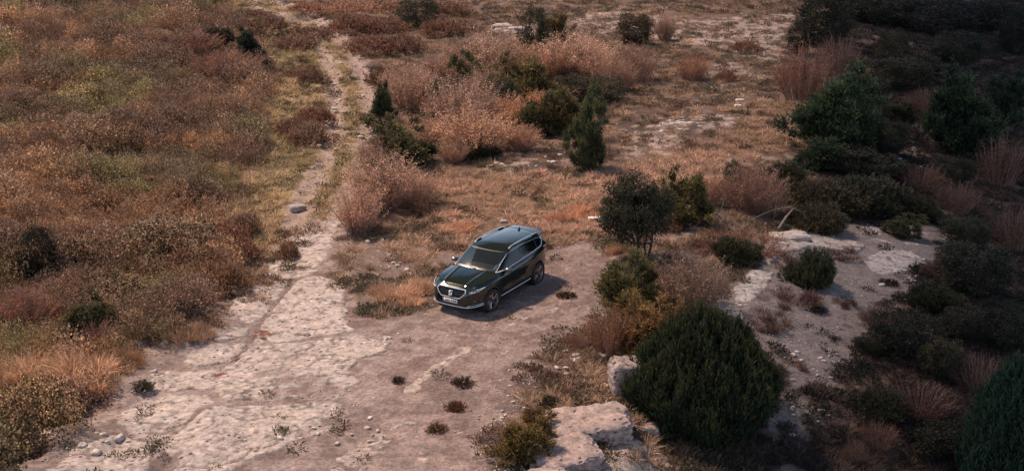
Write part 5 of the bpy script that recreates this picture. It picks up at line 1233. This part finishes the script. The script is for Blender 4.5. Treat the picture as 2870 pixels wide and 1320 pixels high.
# individual loose stones: four shapes, turned and scaled
SM = [mesh_np('stone', *(lambda r: (r[0], r[1], r[2]))(rock_mesh((.20, .15, .11), 40+i, sub=2, rough=.25, tone=(.50, .42, .37))), True) for i in range(4)]
SG = [
 ((100, 1080, 330, 1160), 14, 'small pale loose stone on the gravel at the lower left', 'loose stones on the lower left gravel', 1.0),
 ((320, 930, 440, 965), 9, 'whitish pebble on the gravel pocket beside the straw grass', 'pebbles of the gravel pocket', .7),
 ((480, 770, 560, 800), 9, 'pale stone in the rubble at the left rim of the bare rock', 'rubble at the left rim of the rock', .8),
 ((930, 840, 1010, 870), 10, 'pale stone of the line that ends the bare rock', 'stones ending the bare rock', .7),
 ((600, 1040, 960, 1120), 10, 'lone small stone on the bare rock and dirt below', 'stray stones on rock and dirt', .7),
 ((1420, 870, 1520, 910), 12, 'pale stone in the rubble above the scrubby patch', 'rubble above the scrubby patch', .9),
 ((1400, 920, 1560, 1010), 16, 'white stone among the scrubby plants left of the upright boulder', 'stones in the scrubby patch', .8),
 ((1250, 960, 1340, 1080), 12, 'small stone on the dirt left of the scrubby patch', 'stones on the dirt by the scrub', .7),
 ((850, 600, 1080, 720), 18, 'small pale stone on the scrubby ground left of the car', 'stones on the scrub left of the car', .8),
 ((1230, 390, 1420, 420), 10, 'white stone on the pale soil in front of the twiggy belt', 'stones before the twiggy belt', 1.1),
 ((840, 140, 860, 400), 16, 'pale stone lying in the left rut of the track', 'stones in the left rut', 1.1),
 ((895, 220, 925, 440), 16, 'pale stone lying in the right rut of the track', 'stones in the right rut', 1.1),
 ((1980, 880, 2100, 1130), 20, 'pale stone on the lower stony path in the shade', 'stones on the lower stony path', .8),
 ((2190, 630, 2330, 720), 16, 'white stone on the broken rock of the upper stony path', 'stones on the upper stony path', .9),
 ((1780, 700, 1890, 800), 12, 'pale chip on the rock right of the grey pink shrub', 'chips on the rock ledge', .9),
 ((2230, 400, 2330, 450), 8, 'pale stone on the small bare gap behind the ledge', 'stones in the bare gap', 1.2)]
rs = random.Random(5)
for (x0, y0, x1, y1), n, lab, grp, sc in SG:
    for k in range(n):
        P = at(rs.uniform(x0, x1), rs.uniform(y0, y1)); s = sc*rs.uniform(.5, 1.35)
        o = link('stone', rs.choice(SM), M['rock'], None, (P[0], P[1], P[2]+.015)); o.scale = (s, s*rs.uniform(.7, 1.1), s*rs.uniform(.6, 1)); o.rotation_euler.z = rs.random()*6.28
        tag(o, lab, 'stone', grp)
def dead(px, py, segs, rad, label, seed, kids=10, L=1.6, az=2.2):
    P = at(px, py); rng = np.random.default_rng(seed); mb = MB(); p = np.array([0, 0, .15]); d = unit(np.array([math.cos(az), math.sin(az)*.5, .45]))
    main = [p]
    for i in range(6): d = unit(d+rng.normal(size=3)*.22); main.append(main[-1]+d*L/6)
    mb.tube(main, rad*np.linspace(1, .35, 7), 5)
    for k in range(kids):
        s = main[rng.integers(1, 6)]; e = unit(d+rng.normal(size=3)*.9+np.array([0, 0, .3])); q = s+e*L*.35*(.5+rng.random()); m = (s+q)/2+rng.normal(size=3)*.08
        mb.tube([s, m, q], rad*np.array([.5, .38, .18]), 4, caps=False)
        for _ in range(2): z = m+unit(e+rng.normal(size=3)*.9)*L*.16; mb.tube([m, z], rad*np.array([.3, .12]), 3, caps=False)
    o = link('dead_branch', mb.mesh('dead_branch', True), M['deadwood'], None, tuple(P.tolist())); tag(o, label, 'dead branch')
dead(1893, 560, 6, .014, 'bleached dead branch arching over the brown grass above the ledge', 3, 10, 1.9, .9)
dead(1830, 572, 6, .022, 'tangle of thin pale dead twigs left of the arching branch', 4, 16, 1.6, 2.6)
dead(1870, 600, 6, .020, 'tangle of thin pale dead twigs low in the brown grass', 6, 16, 1.4, 2.4)
P0, P1 = at(1958, 583), at(1992, 556); mb = MB(); mb.tube([P0+[0, 0, .12], (P0+P1)/2+[0, 0, .35], P1+[0, 0, .45]], [.05, .045, .035], 7)
o = mb.build('log', M['deadwood'], None, True); tag(o, 'short pale dead log leaning on the left end of the ledge', 'log')
# ================================================================ GROUND COVER (countless small plants and gravel)
def scatter(name, mats, P, tints, rot, scl, idx, var_meshes, mat):
    """one object: each point carries one of the small meshes"""
    me = bpy.data.meshes.new(name+'_points'); me.vertices.add(len(P)); me.vertices.foreach_set('co', np.asarray(P, np.float32).ravel())
    for an, typ, arr, key in (('tint', 'FLOAT_COLOR', np.concatenate([tints, np.ones((len(P), 1))], 1), 'color'), ('rot', 'FLOAT_VECTOR', rot, 'vector'), ('scl', 'FLOAT_VECTOR', scl, 'vector'), ('idx', 'INT', idx, 'value')):
        a = me.attributes.new(an, typ, 'POINT'); a.data.foreach_set(key, np.asarray(arr, np.int32 if typ == 'INT' else np.float32).ravel())
    o = bpy.data.objects.new(name, me); col.objects.link(o)
    src = bpy.data.collections.new(name+'_shapes')
    for i, vm in enumerate(var_meshes):
        if not vm.materials: vm.materials.append(mat)
        so_ = bpy.data.objects.new('%s_shape_%02d' % (name, i), vm); src.objects.link(so_)
    ng = bpy.data.node_groups.new(name, 'GeometryNodeTree')
    ng.interface.new_socket('Geometry', in_out='INPUT', socket_type='NodeSocketGeometry'); ng.interface.new_socket('Geometry', in_out='OUTPUT', socket_type='NodeSocketGeometry')
    n = ng.nodes; gi = n.new('NodeGroupInput'); go = n.new('NodeGroupOutput'); ip = n.new('GeometryNodeInstanceOnPoints'); ci = n.new('GeometryNodeCollectionInfo')
    ci.inputs['Collection'].default_value = src; ci.inputs['Separate Children'].default_value = True; ci.inputs['Reset Children'].default_value = True
    ip.inputs['Pick Instance'].default_value = True; L = ng.links.new
    def attr(nm, dt):
        a = n.new('GeometryNodeInputNamedAttribute'); a.data_type = dt; a.inputs['Name'].default_value = nm; return [s for s in a.outputs if s.enabled][0]
    L(gi.outputs[0], ip.inputs['Points']); L(ci.outputs[0], ip.inputs['Instance']); L(attr('idx', 'INT'), ip.inputs['Instance Index'])
    L(attr('rot', 'FLOAT_VECTOR'), ip.inputs['Rotation']); L(attr('scl', 'FLOAT_VECTOR'), ip.inputs['Scale']); L(ip.outputs[0], go.inputs[0])
    md = o.modifiers.new('scatter', 'NODES'); md.node_group = ng
    return o
def tuft_set(n, fn): return [fn(i) for i in range(n)]
WHITE = [(1, 1, 1), (.8, .8, .8), (1.2, 1.15, 1.1), (.6, .58, .56)]
def s_grass(i):
    rng = np.random.default_rng(500+i); mb = MB(); n = 42; a = rng.random(n)*6.28; r = np.sqrt(rng.random(n))
    B = np.stack([r*np.cos(a)*.13, r*np.sin(a)*.13, np.full(n, -.03)], 1); D = unit(np.stack([np.cos(a)*r*.8, np.sin(a)*r*.8, np.ones(n)], 1)+rng.normal(size=(n, 3))*.2)
    blades(mb, B, D, .34*(.6+.6*rng.random(n)), .016*(.7+.7*rng.random(n)), (.9*rng.random(n))[:, None], pick(rng, n, WHITE, .15), rng, 2); return mb.mesh('grass_tuft')
def s_herb(i):
    rng = np.random.default_rng(520+i); mb = MB(); n = 11
    a = rng.random(n)*6.28; r = np.sqrt(rng.random(n)); B = np.stack([r*np.cos(a)*.16, r*np.sin(a)*.16, np.full(n, -.03)], 1); D = unit(np.stack([np.cos(a)*r*.6, np.sin(a)*r*.6, np.ones(n)], 1)+rng.normal(size=(n, 3))*.15)
    Ls = .62*(.55+.6*rng.random(n)); blades(mb, B, D, Ls, .010, np.zeros((n, 1)), pick(rng, n, [(.6, .5, .5)], .1), rng, 2)
    k = 14; t = np.tile(np.linspace(.25, 1, k), n); I_ = np.repeat(np.arange(n), k); Bk = B[I_]+D[I_]*(Ls[I_]*t)[:, None]+rng.normal(size=(n*k, 3))*.03
    kites(mb, Bk, unit(D[I_]*.5+rng.normal(size=(n*k, 3))*.7), .052*(.6+.7*rng.random(n*k)), .030, pick(rng, n*k, WHITE, .2), rng); return mb.mesh('herb')
def s_low(i):
    rng = np.random.default_rng(540+i); mb = MB(); n = 60; v = unit(rng.normal(size=(n, 3))*np.array([1, 1, .6])); v[:, 2] = np.abs(v[:, 2]); B = v*np.array([.17, .17, .10])*rng.random((n, 1))**.5
    kites(mb, B, unit(v+np.array([0, 0, .6])+rng.normal(size=(n, 3))*.4), .07*(.6+.7*rng.random(n)), .03, pick(rng, n, WHITE, .2), rng); return mb.mesh('low_plant')
def s_clump(i):
    rng = np.random.default_rng(580+i); mb = MB(); n = 420; v = unit(rng.normal(size=(n, 3))); v[:, 2] = np.abs(v[:, 2]); hh = .62+.25*rng.random()
    B = v*np.array([.42, .42, hh])*(.55+.45*rng.random((n, 1))**.5)*(1+.35*(NZ[i](v[:, 0]*2+5, v[:, 1]*2+v[:, 2]*2+5)-.5))[:, None]; tone = pick(rng, 5, [(1, 1, 1)], .25)
    kites(mb, B, unit(v*.7+np.array([0, 0, .7])+rng.normal(size=(n, 3))*.5), .065*(.6+.7*rng.random(n)), .036, pick(rng, n, WHITE, .2)*tone[rng.integers(0, 5, n)], rng); return mb.mesh('clump')
def s_stone(i):
    V, T, C = rock_mesh((.06, .045, .035), 60+i, sub=1, rough=.3, tone=(1, 1, 1)); return mesh_np('pebble', V, T, C, False)
SHG = tuft_set(5, s_grass); SHH = tuft_set(5, s_herb)+tuft_set(3, s_clump); SHL = tuft_set(5, s_low); SHS = tuft_set(5, s_stone)
def cand(n, seed, y0=-25, y1=105, nearpow=1.0):
    """points over the ground in view, thinner with distance"""
    rng = np.random.default_rng(seed); u = rng.random(n); d0, d1 = y0-CAM[1], y1-CAM[1]
    d = d0*(d1/d0)**(u**nearpow); x = CAM[0]+(rng.random(n)*2-1)*(d*.46+4); return x, d+CAM[1], rng
def go(name, label, x, y, dens, tintf, shapes, sc, seed, rng, sz=(1, 1), mat='stuffleaf', dz=0, yk=.012, tilt=.16, hz=None):
    keep = rng.random(len(x)) < dens; x = x[keep]; y = y[keep]; n = len(x); d = y-CAM[1]
    s = sc*(.65+.7*rng.random(n))*(1+yk*np.maximum(d-35, 0)); s = s if hz is None else s*(hz[0]+hz[1]*fbm(x, y, 2.2, 3, 5)); P = np.stack([x, y, terrain(x, y)+dz], 1)
    rot = np.stack([rng.normal(size=n)*tilt, rng.normal(size=n)*tilt, rng.random(n)*6.28], 1); scl = np.stack([s*sz[0], s*sz[0], s*sz[1]*(.8+.4*rng.random(n))], 1)
    o = scatter(name, None, P, tintf(x, y, n, rng), rot, scl, rng.integers(0, len(shapes), n), shapes, M[mat]); tag(o, label, None, None, 'stuff'); print(name, n); return o
def blend(w_, a, b): return np.array(a)*(1-w_[:, None])+np.array(b)*w_[:, None]
carm = lambda x, y: sstep(1.6, 2.2, np.hypot(*(lambda u, v: (np.maximum(np.abs(u)-1.9, 0)*1.0+0, np.maximum(np.abs(v)-.6, 0)*1.6))(x*math.cos(HEAD)+y*math.sin(HEAD), -x*math.sin(HEAD)+y*math.cos(HEAD)))*1.0+1.2)
def bare(x, y):       # 1 where vegetation may stand, 0 on rock, tracks and trodden dirt
    n2 = fbm(x, y, .6, 3, 5, .65); n1 = fbm(x, y, 2.2, 3, 1)
    b = sstep(.35, -.25, sdist(x, y, P_dirt)+1.3*(n2-.5)+.6*(n1-.5))
    b *= sstep(.25, -.35, sdist(x, y, P_path)+2.2*(n2-.5)+1.4*(n1-.5))
    for p in P_pale: b *= sstep(.5, -.6, sdist(x, y, p)+2.4*(n2-.5)+2*(n1-.5))*.6+.4
    for l, wd in ((L_rut1, .42), (L_rut2, .38)): b *= sstep(.0, .35, dline(x, y, l)-wd*1.0+.9*(n2-.5))
    for (a_, b_, w_) in PLANTED: b = b*sstep(.45, .95, np.hypot(x-a_, y-b_)/max(w_, .2)) if w_ > .35 else b
    return b*carm(x, y)
x, y, rng = cand(76000, 11)
B_ = bare(x, y); H_ = sstep(-.6, .8, sdist(x, y, P_heath)+2.0*(fbm(x, y, 1.5, 3, 8)-.5)); GN = sstep(-.8, .8, sdist(x, y, P_green)); TW = sstep(-1.0, .8, sdist(x, y, P_tawny)); DK = sstep(-1, 2, x-brink(y))
def heath_tint(x, y, n, rng):
    a = sstep(.42, .58, fbm(x, y*.8, 5, 3, 1)); b = sstep(.43, .56, fbm(x+40, y*1.3, 3.0, 3, 4)); c = blend(a, (.38, .235, .145), (.32, .255, .13)); k = (b*.65)[:, None]; c = c*(1-k)+np.array([.19, .125, .10])*k
    g = (rng.random(n) < .16)[:, None]; c = np.where(g, c*np.array([1.5, 1.4, 1.25]), c); return c*(.65+.7*rng.random((n, 1)))
go('heath_cover', 'knee high heath of rust brown and olive stems covering the left field', x, y, B_*H_*(1-GN*.75)*(1-.8*sstep(-.5, .5, sdist(x, y, P_straw))), heath_tint, SHH, 1.0, 0, rng, (1.15, 1.0), hz=(.35, 1.0))
x, y, rng = cand(135000, 12)
B_ = bare(x, y); H_ = sstep(-.6, .8, sdist(x, y, P_heath)); GN = sstep(-.8, .8, sdist(x, y, P_green)); TW = sstep(-1.0, .8, sdist(x, y, P_tawny)+1.5*(fbm(x, y, 1.5, 3, 8)-.5)); DK = sstep(-1, 2, x-brink(y))
trk = np.exp(-((dline(x, y, (L_rut1+L_rut2)/2)/1.1)**2)); pat = sstep(.40, .60, fbm(x, y, 1.3, 4, 9, .6))
dens = B_*np.clip(GN*1.0+TW*(.12+.88*pat)+trk*.45+.35*pat*(1-H_)*(1-DK)+DK*.8*pat+.22*H_+.9*sstep(-.5, .5, sdist(x, y, P_straw)), 0, 1)
def grass_tint(x, y, n, rng):
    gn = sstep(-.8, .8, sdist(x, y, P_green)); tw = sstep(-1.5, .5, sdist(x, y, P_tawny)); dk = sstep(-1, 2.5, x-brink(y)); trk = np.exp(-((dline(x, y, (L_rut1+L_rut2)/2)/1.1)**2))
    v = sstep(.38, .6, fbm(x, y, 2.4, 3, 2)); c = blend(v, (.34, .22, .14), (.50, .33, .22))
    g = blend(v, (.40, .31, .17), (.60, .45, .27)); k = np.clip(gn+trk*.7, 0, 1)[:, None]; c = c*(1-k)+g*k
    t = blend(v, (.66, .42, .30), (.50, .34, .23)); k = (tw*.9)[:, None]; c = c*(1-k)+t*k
    k = dk[:, None]; c = c*(1-k)+blend(v, (.085, .062, .058), (.12, .078, .066))*k  # shade of the right slope put into the grass tint
    k = sstep(-.5, .5, sdist(x, y, P_straw))[:, None]; c = c*(1-k)+blend(v, (.60, .38, .24), (.42, .24, .15))*k
    return c*(.7+.6*rng.random((n, 1)))
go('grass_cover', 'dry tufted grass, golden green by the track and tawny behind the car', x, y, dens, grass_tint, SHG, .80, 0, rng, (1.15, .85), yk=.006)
x, y, rng = cand(74000, 13)
B_ = bare(x, y); H_ = sstep(-.6, .8, sdist(x, y, P_heath)); DK = sstep(-1, 2, x-brink(y)); TW = sstep(-1.0, .8, sdist(x, y, P_tawny)); pat = sstep(.40, .62, fbm(x, y, .9, 4, 6))
PB = sstep(-.3, .3, sdist(x, y, P_pebbly)); dens = np.clip(B_*(1-H_*.8)*(pat*(.8-.4*TW)+.65*DK)+.10*carm(x, y)*sstep(.62, .7, fbm(x, y, 1.1, 4, 3)), 0, 1)
def low_tint(x, y, n, rng):
    dk = sstep(-1, 2.5, x-brink(y))[:, None]; v = sstep(.4, .6, fbm(x, y, 1.7, 3, 7)); c = blend(v, (.19, .12, .085), (.14, .12, .075)); c = c*(1-dk)+blend(v, (.050, .036, .034), (.040, .042, .034))*dk  # past the brink the scrub tint is darkened to carry the slope's shade
    return c*(.7+.6*rng.random((n, 1)))
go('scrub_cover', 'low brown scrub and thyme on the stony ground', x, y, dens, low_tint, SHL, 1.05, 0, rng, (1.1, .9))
x, y, rng = cand(90000, 14)
n1 = fbm(x, y, 1.2, 4, 2); pd = sstep(-.6, .2, sdist(x, y, P_dirt)); PB = sstep(-.3, .3, sdist(x, y, P_pebbly)); PP = sstep(-.3, .3, sdist(x, y, P_path)); rt = np.minimum(dline(x, y, L_rut1), dline(x, y, L_rut2)) < .6
pl = np.zeros(len(x))
for p in P_pale: pl = np.maximum(pl, sstep(-.8, .4, sdist(x, y, p)))
edge = np.exp(-(sdist(x, y, P_dirt)/.5)**2)
dens = np.clip((pd*.22+edge*.45+PB*.75+PP*.8+rt*1.0+pl*.8+.06)*sstep(.38, .6, n1+.12*rt), 0, 1)
go('gravel', 'loose pale gravel and chips of limestone strewn over the ground', x, y, dens, lambda x, y, n, rng: np.array([.42, .335, .30])*(.6+.65*rng.random((n, 1))), SHS, .9, 0, rng, (1, .8), 'stuffstone', 0.0, .02, .5)
